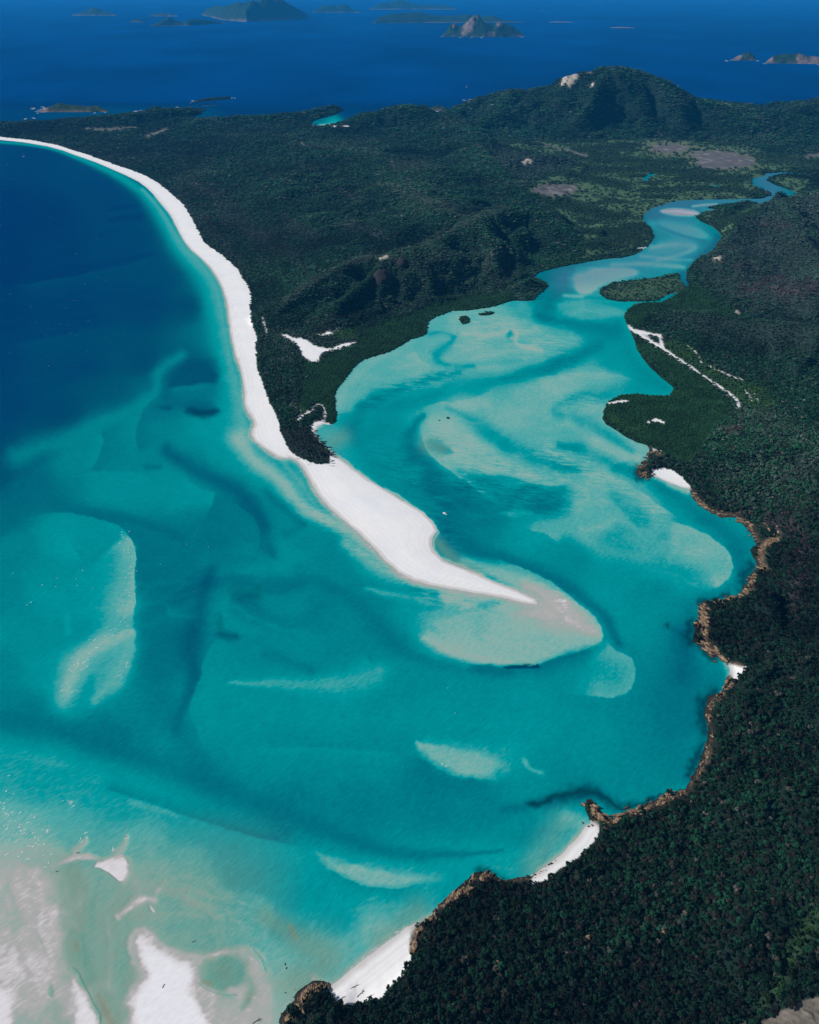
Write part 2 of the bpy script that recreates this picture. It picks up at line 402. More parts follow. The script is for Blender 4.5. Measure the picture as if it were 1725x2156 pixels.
# ------------------------------------------------------------------ depth of the water
BASE = [(-200,310,.93),(0,310,.9),(60,330,.92),(150,360,.88),(0,450,1.0),(-200,450,1.0),(100,450,.97),(200,420,.9),(280,470,.86),(0,560,.98),(120,560,.94),(250,540,.88),(330,560,.82),(0,650,.94),(150,650,.91),(300,640,.88),(400,640,.76),(-200,700,.95),(0,750,.91),(150,760,.86),(300,760,.8),(370,760,.72),(0,850,.88),(120,870,.84),(220,850,.74),(-200,900,.9),(0,930,.86),(80,930,.8),(200,930,.55),(300,910,.5),(330,800,.66),(420,800,.6),(470,640,.5),(440,700,.6),(450,900,.42),(400,960,.48),(470,960,.42),(0,1000,.76),(60,1030,.62),(150,980,.5),(250,960,.5),(0,1100,.62),(-200,1100,.8),(40,1150,.5),(120,1130,.42),(200,1150,.46),(100,1250,.42),(0,1250,.5),(200,1240,.42),(60,1350,.44),(0,1400,.5),(100,1420,.42),(250,1040,.44),(380,1030,.44),(330,1150,.57),(330,1250,.59),(330,1350,.58),(430,1130,.57),(400,1220,.6),(480,1180,.53),(560,1180,.49),(540,1280,.5),(620,1240,.51),(700,1300,.5),(520,1350,.47),(600,1320,.48),(640,1380,.48),(760,1350,.5),(480,1480,.44),(560,1500,.43),(700,1500,.43),(900,1500,.43),(860,1440,.46),(1000,1450,.45),(1100,1470,.43),(1100,1530,.41),(1250,1550,.45),(1200,1430,.46),(1350,1550,.5),(1430,1500,.55),(1440,1600,.52),(600,1580,.47),(500,1620,.47),(700,1620,.48),(800,1600,.48),(750,1680,.52),(900,1680,.52),(1000,1700,.5),(1100,1750,.47),(1200,1640,.47),(1350,1640,.48),(1200,1760,.33),(1150,1800,.32),(1050,1820,.38),(950,1860,.4),(620,1700,.53),(0,1480,.52),(100,1500,.54),(200,1520,.56),(250,1480,.5),
 (0,1640,.33),(100,1650,.35),(-150,1650,.36),(0,1740,.2),(80,1740,.22),(60,1800,.12),(20,1850,.07),(-150,1850,.08),(150,1750,.25),(250,1700,.36),(300,1760,.2),(400,1800,.2),(480,1780,.42),(500,1850,.41),(560,1850,.43),(400,1760,.36),(620,1880,.42),(420,1870,.18),(480,1900,.2),(540,1920,.27),(600,1950,.36),(700,1930,.38),(330,1850,.15),(0,1950,.06),(80,1950,.08),(50,2050,.06),(0,2140,.03),(-150,2140,.05),(150,1900,.13),(200,1900,.17),(180,2000,.16),(230,2000,.17),(250,2080,.15),(320,1950,.15),(400,1960,.2),(460,1970,.25),(560,2000,.24),(600,2030,.22),(640,2000,.27),(700,2010,.25),(800,1960,.24),(560,2080,.15),(590,2100,.17),(300,2300,.1),(0,2350,.05),(560,2300,.16),(850,1920,.3),(880,1890,.36),
 (760,800,.25),(720,850,.24),(850,770,.24),(930,740,.22),(900,680,.28),(990,680,.22),(1060,680,.2),(1000,730,.2),(1100,720,.22),(1190,720,.25),(1250,690,.38),(1290,670,.36),(1100,650,.34),(1050,830,.28),(1120,830,.24),(1200,800,.22),(1260,800,.26),(1330,810,.36),(1300,760,.4),(1350,800,.42),(1000,880,.26),(1080,880,.22),(1150,900,.25),(940,900,.18),(980,940,.18),(1040,970,.2),(1120,1000,.22),(1250,870,.22),(1200,930,.27),(1280,930,.22),(1300,960,.22),(1150,1060,.38),(1230,1060,.22),(1250,1110,.26),(1330,1080,.27),(1300,1140,.33),(1350,1130,.3),(1400,1150,.34),(1420,1200,.36),(1300,1220,.42),(1380,1250,.47),(1200,1180,.46),(1480,1170,.26),(1000,1080,.55),(960,1060,.56),(800,920,.44),(840,960,.45),(740,900,.38),(720,930,.34),(700,920,.3),(860,1000,.44),(900,1080,.46),(1450,1060,.4),(1520,1110,.42),(1560,1160,.5),
 (1180,590,.58),(1150,620,.57),(1250,640,.36),(1330,560,.4),(1400,560,.4),(1450,580,.62),(1400,530,.34),(1440,490,.36),(1500,500,.5),(1360,490,.45),(1360,455,.6),(1420,430,.58),(1560,428,.5),(1640,415,.55),(1600,382,.58),(1660,364,.6),
 (40,200,.93),(240,240,.86),(400,238,.84),(330,225,.92),(700,258,.3),(680,246,.62),(600,215,1.0),(640,222,1.0),(735,236,.95),(700,215,1.0),(780,240,.97),(660,200,1.0),(500,200,1.0),(900,200,1.0),(1300,180,1.0),(1700,180,1.0),(100,100,1.0),(900,100,1.0),(1700,100,1.0),(860,20,.99),(0,20,.99),(1700,20,.99),(150,235,.87),(0,250,.92)]
b = np.array(BASE)
DEP = np.zeros(PX.shape); WT = np.zeros(PX.shape)
wx2 = PX + 9 * fbm(PX / 60, PY / 60, 41, 3) * near + 2 * fbm(PX / 14, PY / 14, 43, 3) * near
wy2 = PY + 7 * fbm(PX / 60 + 9, PY / 60, 47, 3) * near + 1.5 * fbm(PX / 14, PY / 14, 49, 3) * near
for px, py, v in b:
    d2 = (wx2 - px) ** 2 + ((wy2 - py) * 1.35) ** 2
    w = 1.0 / (d2 + 320.0) ** 2
    DEP += w * v; WT += w
DEP /= WT
PA = Painter(PX + (6 * fbm(PX / 42, PY / 42, 51, 3) + 2.2 * fbm(PX / 11, PY / 8, 55, 2)) * near, PY + (4.5 * fbm(PX / 42, PY / 42, 53, 3) + 1.8 * fbm(PX / 11, PY / 8, 57, 2)) * near, True)
st = lambda *a, **k: PA.stroke(DEP, *a, **k)
po = lambda *a, **k: PA.poly(DEP, *a, **k)
ed = lambda *a, **k: PA.edge(DEP, *a, **k)
# long beach: turquoise belt
st([(-200,284),(0,299),(60,304),(110,312),(150,326),(195,344),(240,364),(285,392),(310,412),(330,440),(348,468),(362,498),(378,522),(400,546),(425,575),(440,605),(450,640),(456,680),(462,720),(470,760),(480,800),(486,840),(490,875),(500,910)], [3,4,4,5,7,9,12,15,18,20,22,24,26,26,28,28,28,26,26,24,26,28,30,34], .36, .95)
st([(300,398),(330,430),(352,462),(370,497),(388,521),(415,550),(438,575),(455,605),(464,640),(470,690),(478,730),(490,780),(500,830),(508,880),(520,925)], [4,6,8,10,12,13,12,12,11,10,10,12,12,14,18], .26, .8)
st([(233,440),(262,436),(290,433)], 4, .97, .75); st([(233,463),(265,458),(297,456)], 6, .98, .75); st([(180,452),(240,450),(300,447)], 3, .84, .5)
st([(120,510),(180,500),(240,488)], 6, .95, .5)
st([(60,596),(130,578),(233,555),(322,533)], [8,10,9,4], .96, .6)
ed([(-10,606),(60,598),(130,586),(233,566),(300,548),(335,534)], 1, 26, .8, .8, 1.5)
ed([(-10,728),(70,717),(133,706),(233,687),(320,676)], 1, 55, .79, .7, 4)
st([(230,670),(330,650),(400,640)], [8,14,16], .88, .5)
st([(383,746),(335,776),(333,816),(300,856),(250,873),(200,903),(117,936),(33,958)], [12,14,12,16,22,28,30,26], .46, .85)
po([(345,815),(370,780),(410,752),(450,762),(460,790),(446,808),(400,812)], .77, 10, .9)
ed([(345,818),(400,813),(455,806)], 1, 16, .5, .8, 1.5)
po([(335,852),(375,862),(410,870),(450,877),(462,862),(440,842),(395,845)], .66, 8, .8); st([(400,866),(430,871),(458,867)], [7,11,6], .84, .7); st([(335,858),(360,862)], 4, .78, .7)
ed([(347,818),(318,842),(300,860),(290,886),(283,923),(293,950),(304,962)], 1, 26, .46, .8, 1.2)
ed([(347,818),(318,842),(300,860),(290,886),(283,923),(293,950),(304,962)], -1, 40, .6, .7, 1.2)
ed([(210,905),(215,915),(222,930),(210,956),(193,987),(175,1000)], 1, 34, .44, .85, 1.2)
ed([(210,905),(215,915),(222,930),(210,956),(193,987),(175,1000)], -1, 30, .57, .7, 1.2)
st([(310,985),(335,982)], 6, .7, .45)
# left bay, banks and channels
ed([(160,998),(180,995),(233,992),(273,993),(307,1002),(323,1025),(329,1045)], 1, 45, .43, .8, 1.5)
st([(350,948),(400,985),(480,1020),(530,1060),(560,1110),(572,1165)], [14,20,22,18,14,8], .7, .8)
ed([(380,1000),(397,1015),(430,1033),(455,1036),(449,1058),(433,1090)], 1, 60, .4, .8, 1.3)
ed([(455,1034),(449,1060),(430,1100)], -1, 60, .6, .75, 3)
ed([(455,1038),(500,1065),(530,1088),(547,1118),(547,1150),(533,1168)], 1, 50, .56, .7, 1.3)
ed([(470,1044),(500,1063),(530,1086),(548,1117),(549,1150),(535,1170)], -1, 26, .72, .6, 1.3)
st([(60,1045),(133,1070),(200,1083),(267,1095),(333,1110),(383,1128)], [16,15,14,12,12,10], .62, .8)
ed([(20,1092),(120,1075),(167,1082),(207,1092),(247,1107),(263,1113),(277,1138),(290,1172),(292,1192),(285,1218),(283,1252),(282,1298),(280,1328),(287,1345),(285,1368),(277,1398),(263,1432),(255,1475)], 1, 60, .4, .85, 1.2, .08)
ed([(20,1092),(120,1075),(207,1092),(263,1113),(290,1172),(292,1192),(283,1252),(281,1328),(287,1345),(277,1398),(255,1475)], -1, 26, .61, .7, 1.2, .08)
ed([(250,1112),(270,1125),(291,1172),(286,1218),(284,1252),(283,1298),(281,1342)], 1, 52, .14, .85, 1.3, .2)
st([(272,1160),(264,1230),(256,1300),(236,1350)], [14,24,34,38], .25, .7); st([(236,1362),(196,1420),(150,1475)], [40,60,44], .27, .7)
st([(277,1335),(240,1350),(200,1365),(168,1390),(148,1425),(128,1470)], [10,15,22,28,28,20], .2, .8); st([(275,1332),(235,1348),(195,1362),(165,1392),(140,1450)], [9,12,14,16,14], .14, .6)
st([(272,1360),(262,1400),(240,1435),(200,1478)], [18,24,22,12], .22, .75)
st([(195,1425),(190,1450),(175,1480)], [8,14,14], .4, .75)
st([(140,1300),(143,1330)], 8, .32, .6)
ed([(135,1105),(140,1135),(165,1165),(178,1192)], 1, 30, .38, .7, 2)
st([(445,1200),(415,1290),(400,1370),(412,1420),(397,1465),(370,1530)], [14,20,24,18,12,10], .7, .8)
ed([(470,1245),(465,1298),(473,1318),(443,1362),(426,1400),(423,1420),(403,1462),(400,1492),(403,1530)], -1, 80, .42, .8, 1.5, .1)
st([(495,1256),(540,1250)], [10,12], .7, .5); st([(460,1338),(495,1343)], 9, .72, .5)
st([(480,1438),(560,1438),(640,1443),(720,1440),(780,1428),(800,1412)], [5,11,18,26,28,20], .28, .8)
ed([(755,1372),(785,1398),(803,1424),(822,1455)], 1, 40, .35, .7, 2)
st([(500,925),(530,965),(590,1008),(630,1060),(690,1097),(740,1122),(790,1162),(840,1194)], [20,20,18,18,16,14,14,14], .15, .9)
st([(730,1145),(780,1182),(830,1208),(890,1228)], [14,26,24,12], .19, .85)
st([(600,975),(620,1000),(650,1040),(667,1062)], [6,9,8,5], .28, .9)
st([(560,1035),(600,1070),(640,1100)], [8,10,8], .62, .6); st([(605,1128),(640,1102)], 8, .62, .4)
st([(570,1140),(640,1180),(720,1235)], [18,22,18], .43, .5)
st([(680,1225),(760,1268),(800,1330),(870,1378),(930,1396),(1000,1412),(1080,1416)], [14,22,22,16,13,10,8], .58, .75)
st([(560,1380),(620,1395),(660,1415)], 11, .56, .7)
st([(770,1240),(860,1262),(960,1272)], [5,12,14], .24, .7)
# tip shoal
po([(950,1176),(1008,1170),(1058,1180),(1108,1200),(1168,1230),(1208,1260),(1245,1296),(1265,1323),(1273,1348),(1255,1357),(1222,1366),(1175,1383),(1128,1396),(1075,1401),(1022,1398),(975,1393),(935,1376),(892,1353),(865,1326),(868,1306),(902,1290),(940,1280),(920,1250),(950,1240)], .18, 6)
st([(850,1290),(858,1320),(880,1350),(920,1382)], [26,26,20,10], .4, .7); st([(900,1300),(905,1335),(940,1365)], [18,18,12], .25, .5)
st([(870,1310),(900,1292),(950,1284)], 12, .3, .6); st([(950,1325),(1040,1318),(1130,1335),(1190,1345)], [18,26,24,14], .21, .5); st([(862,1290),(885,1335),(930,1375),(980,1400)], [30,28,22,10], .36, .65); st([(1060,1285),(1110,1310),(1190,1330)], [14,20,14], .1, .5); st([(1010,1300),(1000,1340),(1040,1362)], [4,5,4], .23, .5); st([(905,1335),(940,1360),(985,1378)], [10,12,8], .13, .6)
po([(1085,1225),(1130,1222),(1180,1243),(1215,1273),(1245,1308),(1264,1340),(1240,1335),(1200,1320),(1170,1308),(1140,1303),(1110,1298),(1085,1288),(1110,1278),(1140,1272)], .035, 12, .95)
st([(1170,1240),(1195,1265),(1190,1285)], [5,6,5], .01, .9); st([(1190,1300),(1225,1325)], 5, .01, .7)
st([(975,1188),(1030,1212),(1075,1234)], [9,9,6], .27, .9); st([(1000,1202),(1040,1215)], 5, .4, .5)
st([(920,1120),(925,1150),(960,1180)], [7,8,8], .42, .8)
st([(895,1345),(960,1380),(1030,1391),(1075,1393)], [10,9,7,4], .12, .8)
st([(1010,1275),(1050,1262),(1075,1258)], [6,4,3], .3, .6); st([(930,1300),(1000,1285),(1060,1268)], 5, .27, .5)
ed([(960,1398),(1022,1403),(1075,1405),(1128,1400),(1175,1387),(1225,1369),(1260,1358)], 1, 18, .62, .85, 1.5, .1)
st([(1070,1405.5),(1100,1405.5),(1132,1402)], 2, 1.0, .9)
ed([(1270,1340),(1285,1355),(1298,1370),(1328,1380),(1341,1406),(1341,1433),(1322,1460),(1285,1473),(1242,1466),(1150,1458)], 1, 60, .24, .85, 2, .12)
ed([(1298,1370),(1328,1380),(1341,1406),(1341,1433),(1322,1460)], -1, 40, .52, .5, 2)
st([(908,1008),(922,1060),(938,1110),(990,1158),(1070,1176),(1150,1210),(1220,1248),(1275,1300),(1305,1352)], [18,24,24,20,16,16,17,14,10], .62, .8)
ed([(1008,1168),(1058,1178),(1108,1198),(1168,1228),(1208,1258),(1247,1296),(1268,1325),(1275,1346)], 1, 12, .13, .6, 1.2)
ed([(1093,1105),(1125,1120),(1152,1123),(1164,1135),(1182,1152)], -1, 60, .25, .85, 1.5)
# inlet
st([(1296,714),(1262,730),(1184,764),(1121,786),(1059,805),(980,816),(902,838),(840,855),(800,868)], [22,18,14,13,15,20,22,22,20], .47, .85)
st([(1265,726),(1215,750),(1160,772),(1110,786),(1060,800)], [9,13,14,12,8], .54, .65)
st([(793,839),(762,867),(746,898),(749,930),(777,961),(824,992),(871,1023),(905,1060)], [16,18,20,22,26,26,24,22], .47, .85)
st([(755,856),(790,838),(870,805),(965,783)], [8,13,13,7], .52, .55)
ed([(900,792),(1000,770),(1080,770),(1110,762)], -1, 20, .28, .5, 2)
ed([(870,870),(905,852),(935,845),(955,852),(1010,830),(1060,812)], 1, 30, .2, .8, 2)
st([(893,877),(862,905),(858,930),(866,955),(900,972),(915,1003),(912,1042)], [6,12,16,17,16,18,24], .58, .72)
po([(888,930),(905,928),(960,952),(925,956),(895,945)], .52, 4, .85)
ed([(893,880),(880,910),(890,940),(915,970),(960,1000),(1005,1025),(1035,1070)], -1, 22, .17, .8, 1.2)
st([(1012,898),(1059,933),(1121,964),(1168,982),(1215,990)], [15,21,21,17,10], .44, .8)
st([(940,858),(965,870),(1012,898)], [5,7,10], .36, .7)
po([(958,998),(1000,1000),(1060,1005),(1100,1010),(1146,1022),(1190,1026),(1200,1055),(1180,1088),(1100,1094),(1048,1074),(1033,1039),(996,1017)], .5, 15, .9)
ed([(930,968),(980,985),(1060,1003),(1146,1020),(1190,1026),(1200,1000)], -1, 24, .19, .75, 2)
po([(1050,1080),(1085,1072),(1130,1080),(1110,1092),(1075,1090)], .3, 6, .7)
st([(1180,940),(1220,945),(1262,962),(1300,985),(1345,1000),(1380,1005)], [8,12,14,16,14,10], .52, .8)
st([(1380,1015),(1430,1050),(1480,1085),(1530,1120),(1560,1170),(1563,1220),(1520,1248),(1450,1290),(1420,1360),(1440,1450),(1420,1540)], [18,20,22,20,14,12,16,34,40,44,44], .57, .75)
st([(1430,1330),(1445,1370),(1440,1420)], [20,26,24], .7, .6)
ed([(1200,1005),(1258,993),(1298,1007),(1339,1028),(1371,1055),(1409,1077),(1435,1093)], 1, 42, .2, .85, 1.5)
po([(1270,1042),(1310,1045),(1360,1075),(1375,1110),(1350,1115),(1320,1090)], .4, 10, .7)
ed([(1377,1099),(1420,1096),(1453,1110),(1496,1129),(1523,1150),(1542,1175),(1543,1196),(1529,1221),(1507,1237),(1475,1252)], 1, 62, .19, .9, 1.5, .12)
ed([(1230,905),(1258,920),(1298,934),(1350,955),(1353,969),(1339,987)], 1, 48, .17, .85, 1.5)
st([(1290,828),(1230,830),(1184,848),(1162,861),(1171,873),(1209,876),(1246,895),(1290,925),(1330,948)], [14,12,9,7,9,11,13,13,9], .39, .8)
st([(1277,825),(1320,820),(1355,815)], 10, .4, .8)
st([(1302,695),(1330,760),(1370,797),(1400,817)], [16,14,14,9], .46, .8)
ed([(1120,800),(1140,790),(1240,782),(1310,790),(1345,800)], 1, 30, .2, .6, 2)
st([(1195,575),(1170,598),(1150,625),(1125,652),(1150,672),(1220,687),(1295,692)], [14,16,14,12,12,15,18], .54, .85)
po([(1200,578),(1220,566),(1290,562),(1350,568),(1335,582),(1270,600),(1237,624),(1215,617),(1203,600)], .16, 6, .95)
po([(1165,648),(1195,622),(1250,630),(1310,652),(1312,665),(1260,677),(1200,672)], .3, 9, .85); st([(1190,622),(1225,624)], 4, .17, .8)
st([(975,702),(1020,708),(1060,700),(1085,694),(1091,705),(1084,720),(1096,732),(1140,738)], 4, .1, .8); st([(1071,708),(1076,700)], 5, .4, .9)
st([(958,708),(946,727),(918,742),(917,761),(949,771),(1000,770)], [4,8,12,9,7,5], .39, .8); st([(902,702),(934,698),(958,708)], 3.5, .36, .8)
st([(930,780),(960,765),(1000,790),(1060,790),(1110,768)], 4, .3, .4)
ed([(870,735),(880,755),(912,770)], 1, 30, .14, .6, 2)
# river
po([(1386,445),(1398,439),(1425,437),(1455,440),(1477,449),(1462,455),(1430,457),(1400,452)], .04, 3)
st([(1395,446),(1430,444),(1470,450)], [2,3,2], -.04, .9); st([(1370,470),(1420,480),(1470,500)], [8,11,8], .25, .7); st([(1480,440),(1540,446),(1580,438)], 3, .3, .7); st([(1350,540),(1420,545),(1455,548)], 4, .2, .7)
st([(1458,434),(1485,431),(1510,429)], [2.5,3,2], .0, .9)
po([(1393,460),(1440,470),(1490,490),(1497,505),(1450,500),(1410,485),(1385,468)], .26, 6, .9)
st([(1372,522),(1420,515),(1472,518),(1440,535),(1385,548)], [7,9,8,6,4], .21, .9)
st([(1290,558),(1380,555),(1440,562)], 6, .22, .9); st([(1470,545),(1500,522),(1512,500)], 8, .66, .8); st([(1385,476),(1440,498),(1485,508)], 3, .52, .8); st([(1362,470),(1380,498),(1378,510)], 5, .6, .6)
# south bay
st([(-100,1505),(0,1515),(133,1530),(300,1600),(433,1645),(575,1705),(700,1755),(800,1790),(900,1802),(980,1800),(1060,1790)], [20,22,24,32,36,26,20,18,15,9,3], .6, .72)
st([(330,1400),(350,1500),(390,1560),(440,1640)], [30,42,34,30], .59, .6)
ed([(415,1452),(400,1471),(400,1504),(420,1551),(440,1590)], -1, 70, .42, .8, 1.5)
ed([(-60,1580),(0,1590),(100,1610),(207,1652),(243,1671),(333,1697),(400,1724),(500,1754),(575,1771),(640,1790),(690,1806)], 1, 90, .37, .85, 3, .08)
ed([(200,1648),(243,1669),(333,1695),(400,1722),(500,1752),(575,1769),(640,1788)], -1, 30, .64, .5, 3, .1)
st([(280,1690),(330,1702),(370,1716)], [6,8,5], .27, .6)
po([(875,1558),(895,1566),(960,1573),(1030,1585),(1078,1605),(1062,1630),(1020,1642),(960,1636),(930,1620),(905,1603),(885,1585)], .2, 8, .95)
st([(1085,1590),(1070,1615),(1040,1640)], [24,22,12], .36, .75); st([(900,1560),(980,1568),(1060,1585)], [8,12,14], .33, .7)
st([(1105,1600),(1110,1618),(1142,1630)], 6, .26, .8)
ed([(830,1590),(880,1596),(925,1619),(957,1637),(1020,1645),(1080,1640)], 1, 42, .57, .7, 2)
ed([(470,1575),(650,1573),(780,1581),(880,1594)], 1, 30, .4, .7, 3)
po([(658,1788),(690,1808),(760,1822),(860,1838),(930,1845),(900,1856),(840,1866),(790,1868),(745,1855),(700,1828)], .2, 7, .95)
st([(770,1818),(850,1832),(930,1842)], [6,10,14], .33, .7)
ed([(680,1818),(700,1832),(745,1859),(790,1872),(850,1870),(920,1856)], 1, 26, .5, .7, 2)
st([(1060,1705),(1110,1695),(1150,1688)], [10,13,12], .62, .7)
WEED_SHADE = np.zeros(PX.shape)
PW = Painter(PX + 12 * fbm(PX / 13, PY / 13, 451, 3), PY + 9 * fbm(PX / 13, PY / 13, 453, 3), True)
for p_, w_ in (([(1577,1215),(1565,1234),(1560,1250)], 9), ([(1561,1210),(1583,1190)], 7), ([(1545,1256),(1500,1262),(1475,1270)], 5), ([(1455,1305),(1452,1330),(1450,1350)], 9), ([(1470,1362),(1500,1385)], 6), ([(1482,1480),(1478,1510),(1484,1540)], 10), ([(1478,1570),(1465,1600),(1452,1630)], 8), ([(1500,1460),(1485,1475)], 9), ([(1340,985),(1335,1000),(1350,1008)], 6), ([(1060,1856),(1040,1840),(1010,1832)], 7), ([(1408,1318),(1404,1322)], 3)):
    PW.stroke(WEED_SHADE, p_, w_ * 1.2, 1.0, .85)
PW.stroke(WEED_SHADE, [(1120,1694),(1180,1675),(1230,1664),(1262,1668),(1278,1690),(1305,1704),(1350,1694),(1405,1668)], [6,12,16,11,9,8,7,5], 1.0, .9)  # dark rock shadow on the water by the point, painted like weed
st([(1150,1690),(1240,1665),(1285,1690)], [16,24,14], .6, .6)
PW.stroke(WEED_SHADE, [(1070,1404.5),(1100,1405),(1132,1401)], 2.4, 1.0, .9); PW.stroke(WEED_SHADE, [(500,1250),(540,1246)], [15,17], .34, .8); PW.stroke(WEED_SHADE, [(464,1295),(466,1320),(470,1340),(500,1343)], [5,8,12,10], .34, .8); PW.stroke(WEED_SHADE, [(400,866),(430,870),(456,867)], [6,9,5], .55, .8)
st([(1440,1655),(1400,1668)], 8, .4, .5)
# sand flats at the bottom left
st([(0,1720),(60,1760),(130,1780)], [30,30,14], .2, .5)
po([(-60,1835),(70,1818),(110,1850),(132,1900),(126,1960),(132,2000),(150,2030),(170,2080),(200,2130),(212,2156),(212,2300),(-100,2300)], .055, 14)
po([(10,1930),(60,1920),(95,1960),(75,2010),(30,1990)], .085, 14, .8); st([(70,1960),(95,2005)], 3, .11, .7); st([(30,1950),(25,1990),(5,2010)], 3, .1, .6)
po([(-60,2070),(12,2085),(24,2120),(26,2300),(-60,2300)], -.08, 12); po([(148,2052),(172,2096),(204,2140),(206,2250),(168,2250),(158,2120)], -.06, 7); po([(98,1900),(125,1905),(124,1960),(100,1965)], .02, 10, .7)
po([(97,2092),(105,2068),(112,2086),(108,2101)], .2, 4, .8); po([(85,2105),(130,2100),(155,2156),(155,2250),(90,2250)], .1, 10, .8)
st([(154,2038),(168,2065),(185,2095),(205,2122),(214,2160),(216,2250)], 2.2, .3, .8)
st([(172,1960),(180,2010),(177,2040)], 3, .26, .6); st([(230,1880),(205,1920),(180,1965)], [14,12,8], .22, .6)
po([(270,1957),(290,1945),(310,1962),(345,1993),(400,2010),(437,2012),(432,2035),(415,2060),(420,2095),(450,2130),(490,2150),(500,2250),(262,2250),(268,2100),(285,2050),(268,2000)], .03, 9)
po([(288,1984),(299,1972),(325,2000),(365,2018),(402,2032),(404,2052),(398,2085),(410,2110),(440,2150),(450,2250),(280,2250),(280,2130),(292,2090),(318,2056),(300,2025)], -.15, 9)
st([(230,1828),(300,1868),(380,1882),(460,1932)], [8,15,13,8], .12, .6); st([(0,1800),(80,1788),(140,1800)], [20,16,8], .09, .6); st([(208,1850),(190,1920),(176,1990),(192,2060)], [8,12,11,9], .25, .6)
st([(330,1952),(420,1962),(500,1950)], 8, .21, .55); st([(250,1965),(262,2030),(252,2100)], [8,10,10], .2, .55); st([(225,1940),(235,2010),(228,2080)], [5,7,6], .08, .5); st([(60,1830),(95,1880),(80,1950),(110,2010)], [5,8,8,6], .02, .6); st([(15,1870),(40,1920),(30,1980),(60,2050)], [6,9,9,7], .12, .55); st([(340,1990),(400,2022),(470,2002)], 4, -.02, .6)
st([(300,1958),(345,1993),(400,2014),(440,2015),(500,1998),(540,2003),(555,2020)], [7,9,9,9,8,7,5], .045, .8)
po([(408,2050),(440,2010),(500,1990),(545,2012),(565,2060),(577,2110),(574,2250),(500,2250),(440,2150),(405,2100)], .06, 8)
po([(422,2045),(440,2022),(475,2008),(505,2012),(520,2035),(515,2062),(490,2078),(450,2086),(428,2070)], .27, 9)
st([(520,2060),(535,2085),(510,2120)], [8,9,6], .16, .8); st([(415,2068),(430,2085),(470,2096),(500,2096)], 1.6, .2, .7)
st([(535,2000),(552,2020),(560,2045)], 2.5, .3, .7)
po([(113,1826),(140,1806),(165,1792),(190,1797),(206,1811),(180,1807),(160,1809)], -.03, 4); po([(195,1822),(235,1806),(255,1797),(270,1813),(271,1838),(257,1859),(240,1842),(215,1830)], -.07, 4)
st([(160,1792),(175,1775),(180,1762)], [9,7,4], .05, .85); st([(245,1800),(258,1780),(265,1758)], [9,7,4], .06, .85); st([(110,1826),(150,1800),(190,1800),(215,1815),(270,1800),(278,1830),(262,1860)], 5, .06, .6)
st([(245,1930),(275,1908),(305,1893),(326,1898)], [6,8,9,6], .02, .9); st([(325,1893),(345,1855)], [5,3], .07, .8); st([(318,1910),(326,1918)], 3, -.04, .9); st([(300,1918),(310,1915)], 5, .2, .7)
st([(270,1955),(330,1935),(400,1920)], [5,6,4], .19, .6); st([(330,1925),(400,1925),(430,1935)], 5, .12, .6)
st([(545,1900),(560,1940),(548,1980)], [10,14,10], .25, .4)
# thin water over sand along the sandy shores
st(BEACH_WL[10:], [2,2.5,3,4,5,6,6,6,6,6,7,8,8,8], .03, .92)
st(SPIT_E[:22], [3,4,4,4,3,3,3,4,4,3], .05, .85); st(SPIT_E[17:], 3, .1, .8)
st([(1380,1006),(1397,1013),(1422,1024),(1450,1034)], 7, .12, .85); st([(1531,1394),(1535,1407),(1535,1425)], [8,10,8], .16, .85)
st([(1237,1740),(1216,1764),(1200,1780),(1184,1798),(1159,1817),(1135,1834)], 8, .08, .9); st([(1190,1720),(1225,1735)], 14, .2, .7)
st([(915,1925),(887,1941),(837,1967),(805,1990),(773,2015),(745,2036),(717,2061),(695,2077),(660,2060)], 9, .07, .9)
st([(650,2090),(615,2105),(590,2130)], 12, .14, .7)
st([(1285,1727),(1310,1716),(1320,1706)], 5, .3, .8); st([(700,265.5),(660,263),(745,262)], 2.5, .1, .8)
st([(800,748),(720,812),(712,860)], 9, .2, .6)
# inshore of the beach, wave belts
DEP = np.clip(DEP + 0.016 * fbm(PX / 26, PY / 14, 61, 4) * near, -.2, 1.05)
ocean = sstep(236, 208, PY)
DEP = DEP * (1 - ocean) + ocean * (1.04 + .05 * fbm(GX / 900, GY / 1600, 63, 4))
INL = np.zeros(PX.shape)
PI_ = Painter(PX, PY, True)
for p_, w_ in (([(760,880),(900,760),(1100,700),(1300,620),(1420,540)], [60,90,90,60,40]), ([(900,950),(1050,900),(1250,860)], [70,110,80]), ([(950,1050),(1150,1020),(1300,1060),(1450,1180)], [50,90,90,80]), ([(880,1320),(1050,1310),(1200,1300)], [50,70,50]), ([(600,1250),(300,1300)], 90)):
    PI_.stroke(INL, p_, w_, 1.0, .9)
ax_ = GX + 70 * fbm(GX / 160, GY / 160, 421, 3); ay_ = GY + 90 * fbm(GX / 160 + 9, GY / 160, 423, 3)
flow = fbm((ax_ * .8 + ay_ * .5) / 120, (ay_ * .9 - ax_ * .5) / 55, 425, 4)
lobes = np.abs(fbm(ax_ / 130, ay_ / 110, 427, 3))
DEP += INL * np.clip(DEP, .05, .5) * (.27 * flow - .12 * np.exp(-(lobes / .09) ** 2) + .03)
